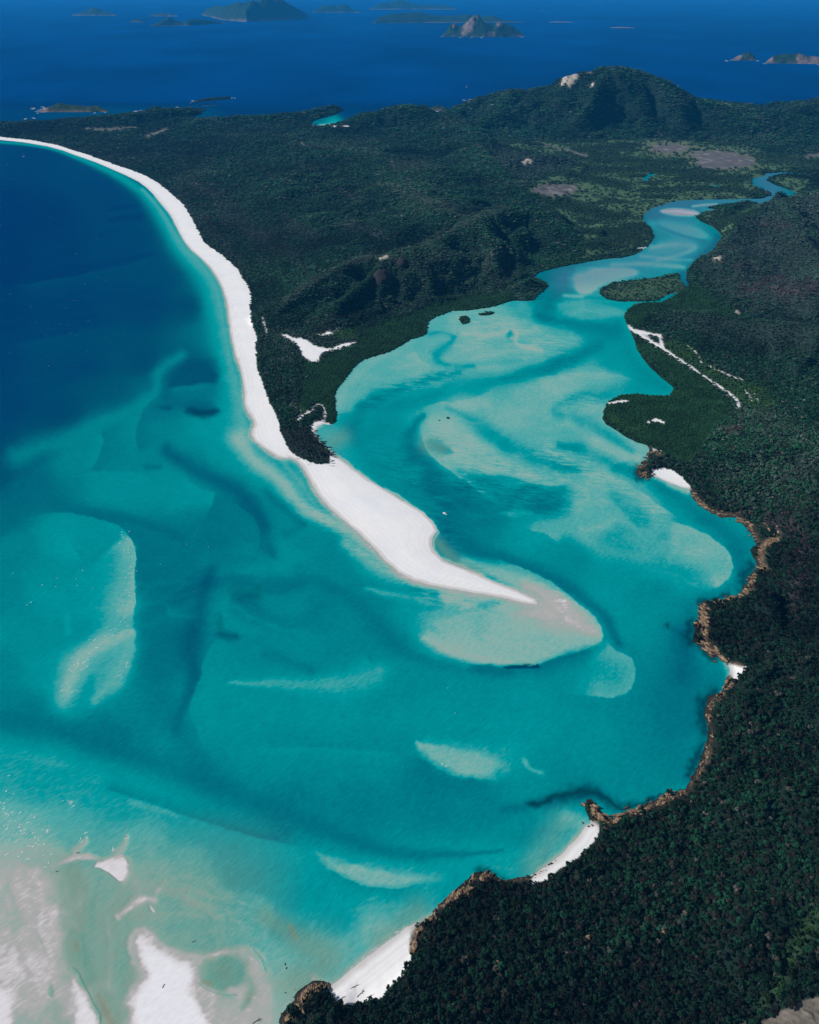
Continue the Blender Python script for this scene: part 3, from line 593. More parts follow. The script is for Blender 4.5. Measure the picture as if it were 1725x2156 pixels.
# green tint (thin algae film and plankton in the shallows) and reef/rippled bed
FLAT = sstep(1790, 1900, PY) * sstep(560, 440, PX)
fx_ = GX + 26 * fbm(GX / 50, GY / 50, 431, 3); fy_ = GY + 30 * fbm(GX / 50 + 4, GY / 50, 433, 3)
DEP += FLAT * (.085 * fbm((fx_ + .6 * fy_) / 24, (fy_ - .6 * fx_) / 60, 435, 4) - .03 * np.exp(-(fbm(fx_ / 90, fy_ / 90, 437, 2) / .2) ** 2)) * sstep(-.2, .05, DEP)
GREEN = .62 * sstep(1690, 1880, PY) * sstep(660, 420, PX) * sstep(-40, 160, PX)
PG = Painter(PX, PY, True)
for p_, w_, v_ in (([(150,1830),(175,1900),(160,2000),(200,2080),(240,2156)], [24,34,30,34,30], .9), ([(260,1900),(230,1980),(250,2060)], [24,34,30], .75), ([(470,2045),(475,2050)], 38, 1.0), ([(560,1930),(640,1990),(700,2020),(620,2070)], [20,40,44,40], .75), ([(400,1940),(330,1940)], 26, .6), ([(520,2090),(530,2120)], 14, .9), ([(920,1140),(960,1185),(1000,1205)], [10,12,10], .5), ([(1180,1735),(1120,1830)], 24, .35), ([(800,1980),(880,1920)], 26, .5), ([(700,930),(720,920)], 16, .5),([(930,945),(900,935)],14,.6)):
    PG.stroke(GREEN, p_, w_, v_)
GREEN *= sstep(.02, .15, DEP)
RUST = np.zeros(PX.shape)
for p_, w_ in (([(208,2095),(222,2125),(235,2156)], [4,7,8]), ([(430,2068),(445,2072)], 5), ([(160,1985),(162,2000)], 4), ([(612,1950),(622,1975)], 5)):
    PG.stroke(RUST, p_, w_, 1.0, .8)
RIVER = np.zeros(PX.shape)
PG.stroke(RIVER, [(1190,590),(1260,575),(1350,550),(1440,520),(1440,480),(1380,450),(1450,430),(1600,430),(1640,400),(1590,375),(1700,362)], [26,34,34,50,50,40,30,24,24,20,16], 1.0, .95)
RIPPLE = np.zeros(PX.shape)
for p_, w_, v_ in (([(960,1010),(1060,1040),(1180,1050)], [26,34,30], 1.0), ([(770,850),(870,805),(960,785)], [12,16,10], 1.0), ([(930,930),(1000,970),(1120,1005)], [24,26,20], .7), ([(1000,680),(1100,720),(1200,750)], 40, .5), ([(880,1250),(960,1262),(1060,1275)], [14,20,16], .9), ([(985,1195),(1050,1222)], [14,10], 1.0), ([(1170,1240),(1195,1270)], 16, .8), ([(910,1020),(930,1100),(960,1150)], [26,30,22], .8), ([(640,1060),(760,1150),(860,1215)], [16,18,14], .7), ([(800,950),(880,1020)], 30, .6), ([(1150,960),(1220,980)], 26, 1.0), ([(1260,1000),(1390,1090)], 20, .5), ([(470,2096),(540,2096)], 10, .8), ([(1180,850),(1260,835)], 14, .8), ([(340,1870),(480,1900),(540,1960)], 40, .6)):
    PG.stroke(RIPPLE, p_, w_, v_)

# ------------------------------------------------------------------ land cover
QX, QY = project(GX, GY, np.maximum(Z, 0))
LM = SD > -30
lx, ly = QX[LM], QY[LM]
wv = 2.2 * fbm(GX[LM] / 14, GY[LM] / 14, 91, 3)
wv2 = 1.6 * fbm(GX[LM] / 14 + 40, GY[LM] / 14, 93, 3)
fn = sstep(300, 800, ly)
PL = Painter(lx + wv * (0.3 + .7 * fn), ly + wv2 * (0.1 + .9 * fn), False)
def cover(): return np.zeros(len(lx))
sand, rock, mang, wet, mud, heath, purple, scrub_lit_crest, grass, wrock, brown = [cover() for _ in range(11)]
VEG = [(-400,283),(0,288),(67,294.7),(123,305.7),(150,314.7),(187,326.4),(233,343),(277,358),(307,370),(333,385),(353,400),(370,416),(387,431),(400,451),(410,470),(420,490),(430,510),(447,523),(467,536),(483,550),(500,566),(513,586),(525,606),(530,630),(527,645),(529,670),(533,689),(538,701),(543,714),(538,730),(540,751),(543,776),(549,795),(557,814),(565,839),(574,858),(587,886),(590,908),(602,936),(615,951),(630,964),(662,975),(693,976),(696,958),(687,942),(668,925),(655,910),(652,897),(664,885),(690,890),(720,900),(760,780),(920,700),(1000,640),(1160,620),(1300,620),(1300,950),(1365,960),(1365,985),(1378,989),(1395,985),(1415,989),(1436,1004),(1453,1022),(1458,1040),(1470,1040),(1620,1200),(1570,1280),(1500,1300),(1500,1370),(1520,1384),(1548,1398),(1573,1405),(1562,1420),(1550,1432),(1520,1480),(1500,1640),(1300,1730),(1263,1738),(1262,1752),(1255,1766),(1235,1790),(1210,1810),(1185,1827),(1170,1839),(1150,1853),(1125,1861),(1080,1850),(960,1890),(925,1910),(895,1950),(870,1978),(863,2000),(864,2022),(850,2052),(816,2082),(806,2099),(772,2109),(742,2116),(715,2111),(699,2096),(690,2070),(640,2080),(590,2156),(640,2700),(2600,2700),(2600,-50),(-400,-50)]
sdw = SD[LM]
vegm = inside(PL.AX, PL.AY, np.array(VEG)).astype(float)
sand[:] = 1 - vegm
zone = ((lx < 702) & (ly < 990)) | ((lx < 1145) & (ly > 950) & (ly < 1300) & (lx > 520))
for zp in ([(1372,1012),(1374,988),(1392,980),(1420,984),(1445,1004),(1460,1022),(1458,1044),(1440,1040)], [(1520,1376),(1550,1390),(1585,1402),(1566,1428),(1545,1434),(1526,1428)],
           [(1240,1728),(1266,1732),(1268,1754),(1190,1832),(1125,1868),(1108,1842),(1190,1770)], [(935,1890),(905,1950),(876,1978),(868,2024),(856,2056),(820,2088),(806,2104),(742,2122),(690,2104),(686,2068),(800,1980)]):
    zone |= inside(lx, ly, zp)
sand[(ly < 262) | ~zone] = 0
for p_, w_ in (([(626,884),(640,872),(658,866),(665,850),(680,855),(686,870),(684,885),(670,897)], 3.4), ([(553,670),(556,682),(561,695),(563,705)], 2), ([(668,705),(690,703),(712,694)], [2,4,3]), ([(708,730),(735,722)], 3), ([(622,858),(633,866)], 3), ([(635,790),(648,792)], 2),
               ([(1325,688),(1345,703),(1380,725),(1420,750),(1460,777),(1500,805),(1530,825),(1552,842)], [5,5,4,3.4,3.2,2.8,3.2,3.6]), ([(1345,698),(1375,705),(1393,708)], 4), ([(1388,714),(1396,730)], 4), ([(1447,728),(1470,745),(1478,765)], 1.7), ([(1490,770),(1530,790),(1563,800)], 2.1), ([(1570,822),(1578,835),(1586,848)], 1.8), ([(1585,825),(1600,850)], 1.5), ([(1363,890),(1380,882),(1398,890)], 5), ([(1280,850),(1300,845),(1322,845)], 4.5), ([(1552,848),(1556,856)], 4), ([(1340,525),(1352,522),(1365,519)], 2.2), ([(1370,945),(1390,950)], 4), ([(1286,1722),(1312,1712)], 3.5), ([(655,264),(690,266.5),(735,265)], 1.3), ([(208,237),(218,236.5)], 1.6)):
    PL.stroke(sand, p_, w_, 1.0)
PL.poly(sand, [(585,706),(600,704),(615,710),(640,710),(655,725),(680,733),(700,733),(730,725),(752,718),(750,722),(715,735),(690,740),(675,745),(672,760),(660,765),(645,760),(632,745),(628,728),(610,716)], 1.0, 2)
PL.poly(wet, [(1105,395),(1130,420),(1180,450),(1225,490),(1235,515),(1208,548),(1337,538),(1380,498),(1358,457),(1423,425),(1605,420),(1586,388),(1640,360),(1725,358),(1965,372),(1965,326),(1725,324),(1620,330),(1590,308),(1480,297),(1290,295),(1130,291),(1020,294),(1120,320),(1215,330),(1212,352),(1120,385)], 1.0, 4)
PL.poly(wet, [(1478,452),(1530,446),(1600,441),(1640,424),(1680,408),(1720,380),(1640,368),(1616,378),(1680,404),(1645,424),(1560,466),(1530,500),(1512,512),(1520,498),(1494,472)], 1.0, 3)
PL.poly(wet, [(1265,607),(1430,575),(1447,607),(1427,618),(1355,635),(1277,630)], .8, 3)
wn = fbm(GX[LM] / 180, GY[LM] / 90, 101, 4)
wet *= 1
for p_, w_ in (([(1190,322),(1250,312),(1330,312)], 6), ([(1240,336),(1330,340),(1440,345)], 6), ([(1230,360),(1350,356),(1450,362)], 5), ([(1115,412),(1200,436),(1300,460),(1320,450)], [6,10,9,5]), ([(1470,376),(1580,374)], 4), ([(1350,402),(1460,396),(1560,400)], 4), ([(1600,330),(1725,345)], 7), ([(1330,490),(1350,500),(1340,520)], 8), ([(1215,520),(1290,510),(1330,500)], 9), ([(1560,455),(1620,440)], 5), ([(1120,350),(1260,380),(1320,395)], 6), ([(1500,440),(1555,436)], 3), ([(1560,380),(1540,400),(1600,412)], 4)):
    PL.stroke(mang, p_, w_, .9)
mang = np.maximum(mang, wet * sstep(.12, .4, wn) * .85)
for pl_ in ([(640,762),(672,766),(690,747),(750,724),(765,708),(712,692),(720,688),(780,690),(860,664),(900,643),(990,622),(1074,617),(1090,633),(1055,645),(952,660),(902,680),(902,706),(830,740),(765,762),(721,812),(708,833),(716,890),(690,896),(683,858),(660,848),(640,866),(628,860),(632,800),(635,790)],
            [(1310,666),(1326,646),(1390,638),(1470,598),(1480,610),(1545,650),(1580,668),(1540,672),(1480,663),(1400,653),(1362,660),(1355,690),(1335,692)],
            [(1322,695),(1345,714),(1380,735),(1420,760),(1480,798),(1530,838),(1547,865),(1505,898),(1492,920),(1472,958),(1447,976),(1410,968),(1369,948),(1266,884),(1270,850),(1310,830),(1422,820),(1387,787),(1338,734)],
            [(1115,575),(1140,568),(1260,548),(1340,530),(1375,505),(1350,520),(1240,542),(1150,560)],
            [(966,664),(988,664),(992,680),(973,686)], [(1002,664),(1045,653),(1045,663),(1015,668)]):
    PL.poly(mang, pl_, 1.0, 2.5, 1, 0)
sand *= (1 - mang * (1 - (sand > .6)))
PL.poly(mud, [(1370,308),(1400,303),(1440,306),(1447,315),(1410,323),(1375,318)], 1.0, 3); PL.poly(mud, [(1452,321),(1500,317),(1560,325),(1597,340),(1570,350),(1510,356),(1470,350),(1468,335)], 1.0, 4); PL.poly(mud, [(1113,402),(1140,389),(1190,387),(1219,397),(1200,409),(1150,413)], 1.0, 3)
PL.stroke(mud, [(1130,300),(1200,318),(1235,330)], [3,3,5], .8); PL.stroke(mud, [(1700,330),(1725,327)], 5, .8)
mang *= (1 - .9 * mud); 
PL.poly(brown, [(1110,392),(1140,382),(1200,382),(1230,397),(1205,415),(1145,420)], .8, 5); PL.poly(brown, [(1340,305),(1400,297),(1470,305),(1530,312),(1610,330),(1620,348),(1570,360),(1500,362),(1455,352),(1440,330),(1360,326)], .8, 6)
mang *= (1 - .8 * brown)
PL.poly(heath, [(1545,455),(1640,423),(1725,400),(2300,390),(2300,690),(1725,684),(1600,672),(1500,612),(1455,560),(1510,512),(1540,480)], .8, 12)
PL.poly(heath, [(1005,296),(1105,325),(1215,330),(1215,350),(1140,372),(1110,392),(1050,350)], .9, 6); PL.poly(heath, [(1362,664),(1450,652),(1620,678),(2300,700),(2300,740),(1640,745),(1500,720),(1420,690)], .5, 10)
for p_, w_ in (([(1570,610),(1640,592)], 12), ([(1640,615),(1700,605),(1760,600)], 16), ([(1550,560),(1590,566)], 6), ([(1660,1100),(1690,1160),(1680,1260)], 24), ([(1620,1095),(1650,1120)], 12), ([(1600,470),(1660,480)], 6), ([(1560,900),(1530,910)], 8)):
    PL.stroke(purple, p_, w_, .85)
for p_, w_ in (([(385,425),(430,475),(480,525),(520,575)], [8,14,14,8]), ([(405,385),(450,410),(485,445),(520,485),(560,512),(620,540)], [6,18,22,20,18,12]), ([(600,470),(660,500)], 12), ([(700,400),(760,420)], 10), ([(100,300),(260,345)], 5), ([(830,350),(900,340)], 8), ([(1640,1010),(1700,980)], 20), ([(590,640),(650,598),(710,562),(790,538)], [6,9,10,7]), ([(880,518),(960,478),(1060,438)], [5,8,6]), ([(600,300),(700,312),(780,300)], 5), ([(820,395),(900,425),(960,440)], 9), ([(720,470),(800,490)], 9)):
    PL.stroke(scrub_lit_crest, p_, w_, .75)  # grey scrub; the strokes on hill crests paint their sunlit tone
for p_, w_ in (([(180,272),(230,274),(285,268)], [3,5,2.5]), ([(308,288),(350,273)], 4)):
    PL.stroke(brown, p_, w_, .9); PL.stroke(mud, p_, w_, .7)
PL.poly(grass, [(695,700),(720,691),(749,697),(745,715),(720,717),(700,710)], 1.0, 2); PL.poly(grass, [(1400,715),(1450,725),(1480,760),(1540,800),(1600,808),(1645,850),(1600,865),(1560,852),(1540,832),(1470,782),(1400,742)], .8, 5)
PL.stroke(grass, [(632,855),(640,870)], 5, .8); PL.stroke(grass, [(1290,880),(1330,910),(1360,895)], 7, .6); PL.stroke(grass, [(1720,1930),(1690,1970),(1660,2020),(1640,2080),(1600,2120)], [16,20,16,16,10], .75)
# rocky shores
ROCKY = [([(1369,945),(1360,970),(1346,985),(1344,997),(1360,1004)], 9), ([(1372,950),(1390,958)], 6), ([(1457,1036),(1470,1056),(1490,1072),(1515,1084),(1540,1086),(1562,1092),(1580,1114),(1594,1140)], [7,7,7,7,6,6,8,9]), ([(1540,1084),(1580,1078)], 3),
         ([(1638,1135),(1615,1145),(1598,1150),(1600,1185),(1618,1200)], [4,8,10,10,5]), ([(1598,1196),(1585,1212),(1578,1232),(1570,1250)], 9), ([(1562,1258),(1530,1263),(1500,1268)], 5), ([(1480,1272),(1478,1300),(1482,1320),(1475,1348),(1500,1372),(1530,1392)], [9,11,11,12,9,6]), ([(1540,1395),(1565,1402)], 3),
         ([(1534,1430),(1535,1450),(1515,1466)], 8), ([(1498,1470),(1494,1490),(1492,1520),(1500,1545),(1495,1570),(1484,1605),(1470,1630),(1455,1655)], [8,8,8,9,8,7,7,8]), ([(1446,1664),(1425,1676),(1400,1684),(1360,1700),(1320,1716),(1290,1728)], [8,8,11,11,9,7]), ([(1242,1690),(1250,1705),(1262,1725),(1275,1738)], [6,9,12,10]),
         ([(1112,1852),(1080,1855),(1045,1846)], [5,7,8]), ([(1030,1846),(1000,1850),(975,1875),(950,1892),(930,1908)], [8,11,11,11,9]), ([(918,1925),(890,1950),(873,1975),(868,2000)], [7,11,10,6]), ([(685,2072),(660,2076),(638,2092),(625,2115),(605,2138),(596,2160)], [8,11,11,11,12,10]), ([(1130,632),(1105,636),(1088,635)], 3), ([(1000,208),(985,214)], 2.5), ([(1605,1098),(1618,1118)], 2.5)]
for p_, w_ in ROCKY: PL.stroke(rock, p_, w_, 1.0)
for p_, w_ in (([(1184,178),(1190,162)], [4,6]), ([(1198,178),(1206,165),(1212,154)], [5,8,6]), ([(1234,150),(1243,153)], 2.5), ([(1102,343),(1110,336),(1116,340)], 4), ([(634,302),(638,303)], 2), ([(1240,180),(1250,176)], 2), ([(800,545),(815,540)], 3), ([(1548,655),(1556,660)], 3), ([(1505,545),(1518,542)], 4)):
    PL.stroke(wrock, p_, w_, 1.0)
PL.poly(wrock, [(1580,2164),(1630,2134),(1665,2120),(1695,2106),(1725,2098),(1900,2080),(1900,2400),(1500,2400)], 1.0, 5)
rock = np.where((sdw > -14), rock, 0) * sstep(-.42, .02, fbm(GX[LM] / 16, GY[LM] / 16, 161, 3) + .26)
sand = np.clip(sand * (1 - rock), 0, 1)
bare = np.clip(np.maximum.reduce([sand, rock, wrock, mud]), 0, 1)

# rocks stand up out of the shore
rz = np.zeros(PX.shape); rz[LM] = rock
wr = np.zeros(PX.shape); wr[LM] = wrock
rn = np.abs(fbm(GX / 7, GY / 7, 131, 4)); rn2 = fbm(GX / 3.2, GY / 3.2, 137, 2)
Z = Z + np.where((rz > .05) & (SD > -3), rz * (0.4 + 3.2 * rn + 1.0 * rn2) * sstep(-3, 5, SD), 0)
Z = Z + wr * 3 * rn

# land albedo
sandc, wetsand = np.array([.80, .785, .775]), np.array([.56, .525, .50])
n1 = fbm(GX[LM] / 30, GY[LM] / 30, 141, 4); n2 = fbm(GX[LM] / 5, GY[LM] / 5, 143, 3)
floor_c = np.array([.008, .020, .015])[None, :] * (1 + .4 * n1[:, None])
def mixin(c, w, col):
    w = np.clip(w, 0, 1)[:, None]
    return c * (1 - w) + np.asarray(col) * w
c = floor_c
c = mixin(c, heath * .8, [.030, .042, .040]); c = mixin(c, scrub_lit_crest * .8, [.046, .056, .056]); c = mixin(c, purple * .7, [.055, .042, .044])
c = mixin(c, wet, [.064, .118, .058]); c = c * (1 + .35 * n2[:, None] * wet[:, None]); c = mixin(c, brown, [.115, .130, .080]); c = mixin(c, mang, [.010, .034, .012]); c = mixin(c, grass, [.036, .068, .032])
c = mixin(c, mud, np.array([.108, .103, .108])[None, :] * (1 + .3 * n1[:, None])); c = mixin(c, mud * sstep(.1, .5, n1) * .7, [.24, .225, .21])
sc = sandc[None, :] * (1 + .06 * n1[:, None] + .03 * n2[:, None]) * (1 + np.array([.0, -.012, -.03])[None, :] * np.clip(n1[:, None] * 2, -1, 1))
wl = sdw + 2.0 * fbm(GX[LM] / 22, GY[LM] / 22, 151, 3)
ww = sstep(9, 1.5, wl) * sstep(420, 560, ly) + sstep(18, 3, wl) * (1 - sstep(420, 560, ly)) * .6
sc = sc * (1 - ww[:, None]) + wetsand * ww[:, None]
for d0, wd, k in ((12, 1.3, .16), (17, .9, .10), (22, 1.0, .12), (30, .8, .07), (41, 1.2, .06)):
    sc = sc * (1 - k * np.exp(-((wl - d0) / wd) ** 2) * (n2 * .5 + .7) * sstep(500, 600, ly))[:, None]
c = mixin(c, sand, 0) + sc * np.clip(sand, 0, 1)[:, None]
strat = .5 + .5 * np.sin((GX[LM] * .8 + GY[LM] * .6) * 1.3 + 5 * n1 + 3 * n2)
rk = np.array([.20, .135, .083])[None, :] * (0.35 + .85 * strat[:, None]) * (1 + .35 * n2[:, None])
tide = sstep(3.2, .6, Z[LM] + .8 * n2)[:, None]
rk = rk * (1 - tide) + np.array([.035, .030, .026]) * tide
c = mixin(c, rock, 0) + rk * np.clip(rock, 0, 1)[:, None]
c = mixin(c, wrock, 0) + (np.where(ly > 1900, .8, 3.0)[:, None] * np.array([.17, .15, .125])[None, :] * (.75 + .2 * strat[:, None] + .5 * n1[:, None]) * (1 + .4 * n2[:, None])) * np.clip(wrock, 0, 1)[:, None]
c = np.clip(c, .004, .9)

# ------------------------------------------------------------------ materials of the setting
def land_material(name, bump, scale, rough=.95):
    m, t, b_ = new_mat(name, rough, .08)
    at = node(t, 'ShaderNodeAttribute', attribute_name='cover_color')
    tc = node(t, 'ShaderNodeTexCoord')
    f = noise_n(t, tc.outputs['Object'], scale, 4, .6)
    f2 = noise_n(t, tc.outputs['Object'], scale * .12, 3, .6)
    v = math_n(t, 'ADD', math_n(t, 'MULTIPLY', f, .5), math_n(t, 'MULTIPLY', f2, .5))
    v = math_n(t, 'MULTIPLY_ADD', v, bump[1], 1 - bump[1] * .5)
    comb = node(t, 'ShaderNodeCombineColor')
    for i in range(3): t.links.new(v, comb.inputs[i])
    t.links.new(mixc(t, 1.0, at.outputs['Color'], comb.outputs[0], 'MULTIPLY'), b_.inputs['Base Color'])
    bp = node(t, 'ShaderNodeBump'); bp.inputs['Strength'].default_value = 1; bp.inputs['Distance'].default_value = bump[0]
    t.links.new(f, bp.inputs['Height']); t.links.new(bp.outputs[0], b_.inputs['Normal'])
    return m
M_sand = land_material('white_sand', (.12, .14), .25)
M_wet = land_material('wetland_ground', (.6, .7), .22)
M_floor = land_material('forest_ground', (.8, .8), .3)
M_rock = land_material('shore_rock', (1.2, .9), .35)

def split_land():
    idx = np.full(PX.shape, -1, np.int64); idx[LM] = np.arange(LM.sum())
    q = np.stack([idx[:-1, :-1], idx[1:, :-1], idx[1:, 1:], idx[:-1, 1:]], -1)      # wound so that normals point up
    keep = (q >= 0).all(-1) & (np.maximum.reduce([SD[:-1, :-1], SD[1:, :-1], SD[1:, 1:], SD[:-1, 1:]]) > -12)
    q = q[keep]
    cls = np.zeros(len(lx), int)
    cls[(wet > .4) | (mang > .5) | (mud > .5)] = 1
    cls[np.maximum(rock, wrock) > .5] = 3
    cls[(sand > .5) | (sdw < 0) & (rock < .5) & (mang < .5)] = 2
    fc = cls[q].max(1)
    pts = np.stack([GX[LM], GY[LM], Z[LM]], 1)
    for k, nm, mt in ((0, 'forest_ground', M_floor), (1, 'wetland', M_wet), (2, 'beach', M_sand), (3, 'rocky_shore', M_rock)):
        f = q[fc == k]
        u, inv = np.unique(f, return_inverse=True)
        o = mesh_obj(nm, pts[u], inv.reshape(f.shape), mt)
        set_attr(o, 'cover_color', c[u], 'FLOAT_COLOR')
        tag(o, kind='structure')
split_land()

# ------------------------------------------------------------------ sea
SHELF = [(-.2, lin(226,225,228)), (-.05, lin(206,200,199)), (.03, lin(170,166,162)), (.09, lin(151,164,155)), (.17, lin(130,171,160)), (.26, lin(78,163,157)), (.36, lin(0,147,148)), (.46, lin(0,129,133)), (.56, lin(0,109,120)), (.66, lin(0,91,109)), (.76, lin(0,74,100)), (.88, lin(0,60,98)), (1.0, lin(0,46,92)), (1.2, lin(0,84,160))]
def sea_material():
    m, t, b_ = new_mat('sea_water', .5, 0.0)
    b_.inputs['IOR'].default_value = 1.33
    tc = node(t, 'ShaderNodeTexCoord'); ob = tc.outputs['Object']
    at = node(t, 'ShaderNodeAttribute', attribute_name='depth')
    gr = node(t, 'ShaderNodeAttribute', attribute_name='green')
    ru = node(t, 'ShaderNodeAttribute', attribute_name='rust')
    wd = node(t, 'ShaderNodeAttribute', attribute_name='weed_shade')
    sk = node(t, 'ShaderNodeAttribute', attribute_name='sky_reflection')
    rp = node(t, 'ShaderNodeAttribute', attribute_name='ripple')
    # sand ripples on the bed
    rv = mapping(t, ob, R(-104), (1, .24, 1))
    rip = math_n(t, 'ADD', math_n(t, 'MULTIPLY', noise_n(t, rv, .075, 2, .5, 1.6), .65), math_n(t, 'MULTIPLY', noise_n(t, mapping(t, ob, R(-98), (1, .3, 1)), .17, 2, .5, 1.0), .35))
    d = math_n(t, 'MULTIPLY_ADD', math_n(t, 'MULTIPLY', math_n(t, 'SUBTRACT', rip, .5), rp.outputs['Fac']), .66, at.outputs['Fac'])
    # light focused by the wavelets, and patchy water
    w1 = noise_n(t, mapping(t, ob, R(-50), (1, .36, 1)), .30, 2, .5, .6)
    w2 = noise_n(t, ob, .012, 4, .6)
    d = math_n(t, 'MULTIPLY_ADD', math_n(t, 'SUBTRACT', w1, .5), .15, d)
    d = math_n(t, 'MULTIPLY_ADD', math_n(t, 'SUBTRACT', w2, .5), .07, d)
    fac = math_n(t, 'MULTIPLY_ADD', d, 1 / 1.4, .2 / 1.4)
    col = ramp(t, fac, [((p + .2) / 1.4, np.clip(k * 1.08, 0, 1)) for p, k in SHELF])
    col = mixc(t, math_n(t, 'MULTIPLY', gr.outputs['Fac'], .78), col, tuple(lin(112, 142, 122)))
    col = mixc(t, math_n(t, 'MULTIPLY', ru.outputs['Fac'], .45), col, tuple(lin(146, 118, 78)))
    col = mixc(t, math_n(t, 'MULTIPLY', sk.outputs['Fac'], .5), col, tuple(lin(70, 112, 146)))  # sky reflection on the river, painted in as a grey-blue tint
    col = mixc(t, math_n(t, 'MULTIPLY', wd.outputs['Fac'], .88), col, tuple(lin(0, 40, 58)))
    t.links.new(col, b_.inputs['Base Color'])
    h1 = noise_n(t, mapping(t, ob, R(-52), (1, .34, 1)), .34, 3, .55, .4)
    h2 = noise_n(t, mapping(t, ob, R(-44), (1, .5, 1)), .09, 3, .5)
    h = math_n(t, 'ADD', math_n(t, 'MULTIPLY', h1, .55), math_n(t, 'MULTIPLY', h2, .9))
    bp = node(t, 'ShaderNodeBump'); bp.inputs['Strength'].default_value = 1
    bp.inputs['Distance'].default_value = .9
    cl = node(t, 'ShaderNodeMapRange'); cl.inputs[1].default_value = .0; cl.inputs[2].default_value = .3; cl.inputs[3].default_value = .12; cl.inputs[4].default_value = 1.0
    t.links.new(at.outputs['Fac'], cl.inputs[0])
    t.links.new(math_n(t, 'MULTIPLY', h, cl.outputs[0]), bp.inputs['Height'])
    t.links.new(bp.outputs[0], b_.inputs['Normal'])
    return m
M_sea = sea_material()
keepv = SD < 60
idx = np.full(PX.shape, -1, np.int64); idx[keepv] = np.arange(keepv.sum())
q = np.stack([idx[:-1, :-1], idx[1:, :-1], idx[1:, 1:], idx[:-1, 1:]], -1)
q = q[(q >= 0).all(-1) & (np.minimum.reduce([SD[:-1, :-1], SD[1:, :-1], SD[1:, 1:], SD[:-1, 1:]]) < 20)]
u, inv = np.unique(q, return_inverse=True)
sea = mesh_obj('sea', np.stack([GX[keepv], GY[keepv], np.zeros(keepv.sum())], 1)[u], inv.reshape(q.shape), M_sea)
for nm, arr in (('depth', DEP), ('green', GREEN), ('rust', RUST), ('ripple', RIPPLE), ('sky_reflection', RIVER), ('weed_shade', WEED_SHADE)):
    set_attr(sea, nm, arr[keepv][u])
tag(sea, kind='structure')
# open sea to both sides and behind, with the same water
wide = mesh_obj('sea', [(-130000, -3000, -8), (130000, -3000, -8), (130000, 130000, -8), (-130000, 130000, -8)], [(0, 1, 2, 3)], M_sea)
for nm, v in (('depth', 1.04), ('green', 0), ('rust', 0), ('ripple', 0), ('sky_reflection', 0), ('weed_shade', 0)): set_attr(wide, nm, np.full(4, v))
tag(wide, kind='structure')

# ------------------------------------------------------------------ islands
def island_material():
    m, t, b_ = new_mat('island_cover', .95, .08)
    tc = node(t, 'ShaderNodeTexCoord'); geo = node(t, 'ShaderNodeNewGeometry')
    at = node(t, 'ShaderNodeAttribute', attribute_name='bare')
    n = noise_n(t, tc.outputs['Object'], .02, 6, .65)
    g = ramp(t, n, [(.3, (.006, .022, .012)), (.55, (.014, .042, .022)), (.75, (.03, .056, .034))])
    r_ = ramp(t, noise_n(t, tc.outputs['Object'], .03, 4, .6), [(.3, (.09, .062, .05)), (.7, (.27, .21, .18))])
    t.links.new(mixc(t, at.outputs['Fac'], g, r_), b_.inputs['Base Color'])
    bp = node(t, 'ShaderNodeBump'); bp.inputs['Distance'].default_value = 14
    t.links.new(n, bp.inputs['Height']); t.links.new(bp.outputs[0], b_.inputs['Normal'])
    return m
M_isl = island_material()
def island(sky_pts, wl, label, depth=.5, rockline=.08, barepts=(), seed=0, nu=90, nv=26, sandy=0):
    p = np.array(sky_pts, float)
    us = np.linspace(p[0, 0], p[-1, 0], nu)
    top = np.interp(us, p[:, 0], p[:, 1])
    wl = np.array(wl, float)
    wr_ = np.interp(us, wl[:, 0], wl[:, 1])
    xl, yl = ground(p[0, 0], wr_[0]); xr, yr = ground(p[-1, 0], wr_[-1])
    width = xr - xl
    e = np.sin(np.linspace(0, 1, nu) * math.pi) ** .45
    verts, bare_ = [], []
    fx, fy = ground(us, wr_)
    half = depth * width * .5 * e
    for j in range(nv):
        v = j / (nv - 1)
        y = fy + (v * 2 - .0) * half
        prof = math.sin(min(max(v, 0), 1) * math.pi) ** .8 if v < .5 else math.sin(v * math.pi) ** .9
        ym = fy + half
        _, ry, rzz = ray(us, top)
        Hh = np.maximum(CAM_H + rzz * ym / ry, 2)
        x = fx * (1 + 0 * v) * (y / fy)
        nz = fbm(x / (width * .06 + 40), y / (width * .06 + 40), seed + 200, 4)
        h = Hh * prof * (1 + (.35 * nz if 0.12 < v < .9 and abs(v - .5) > .04 else 0)) * np.minimum(1, e * 3) - 2
        h = np.where((np.arange(nu) == 0) | (np.arange(nu) == nu - 1) | (j in (0, nv - 1)), -3, h)
        verts.append(np.stack([x, y, h], 1))
        bb = np.exp(-np.maximum(h - 1, 0) / (Hh.max() * rockline * .7 + .8)) * np.clip(.65 + nz * 1.5, 0, 1)
        a_px, a_py = project(x, y, h)
        for bx, by, br in barepts:
            bb = np.maximum(bb, np.clip(1.6 - np.hypot(a_px - bx, a_py - by) / br + nz, 0, 1))
        if sandy: bb = np.maximum(bb, np.where(v < .35, 1.0, bb))
        bare_.append(bb)
    V = np.concatenate(verts); B = np.concatenate(bare_)
    a = np.arange(nv * nu).reshape(nv, nu)
    F = np.stack([a[:-1, :-1], a[:-1, 1:], a[1:, 1:], a[1:, :-1]], -1).reshape(-1, 4)
    o = mesh_obj('island', V, F, M_isl)
    set_attr(o, 'bare', np.clip(B, 0, 1))
    tag(o, label, None, None, 'structure')
    return o
island([(150,32),(162,29),(175,25),(185,22),(200,15),(215,22),(232,26),(248,32)], [(150,32.5),(248,33)], 'small peaked island far out at the upper left', .4, .1, seed=1)
island([(274,46),(285,40),(292,39),(303,46)], [(274,46.5),(303,46.5)], 'tiny rock islet below the gap between two far islands', .6, .2, seed=2)
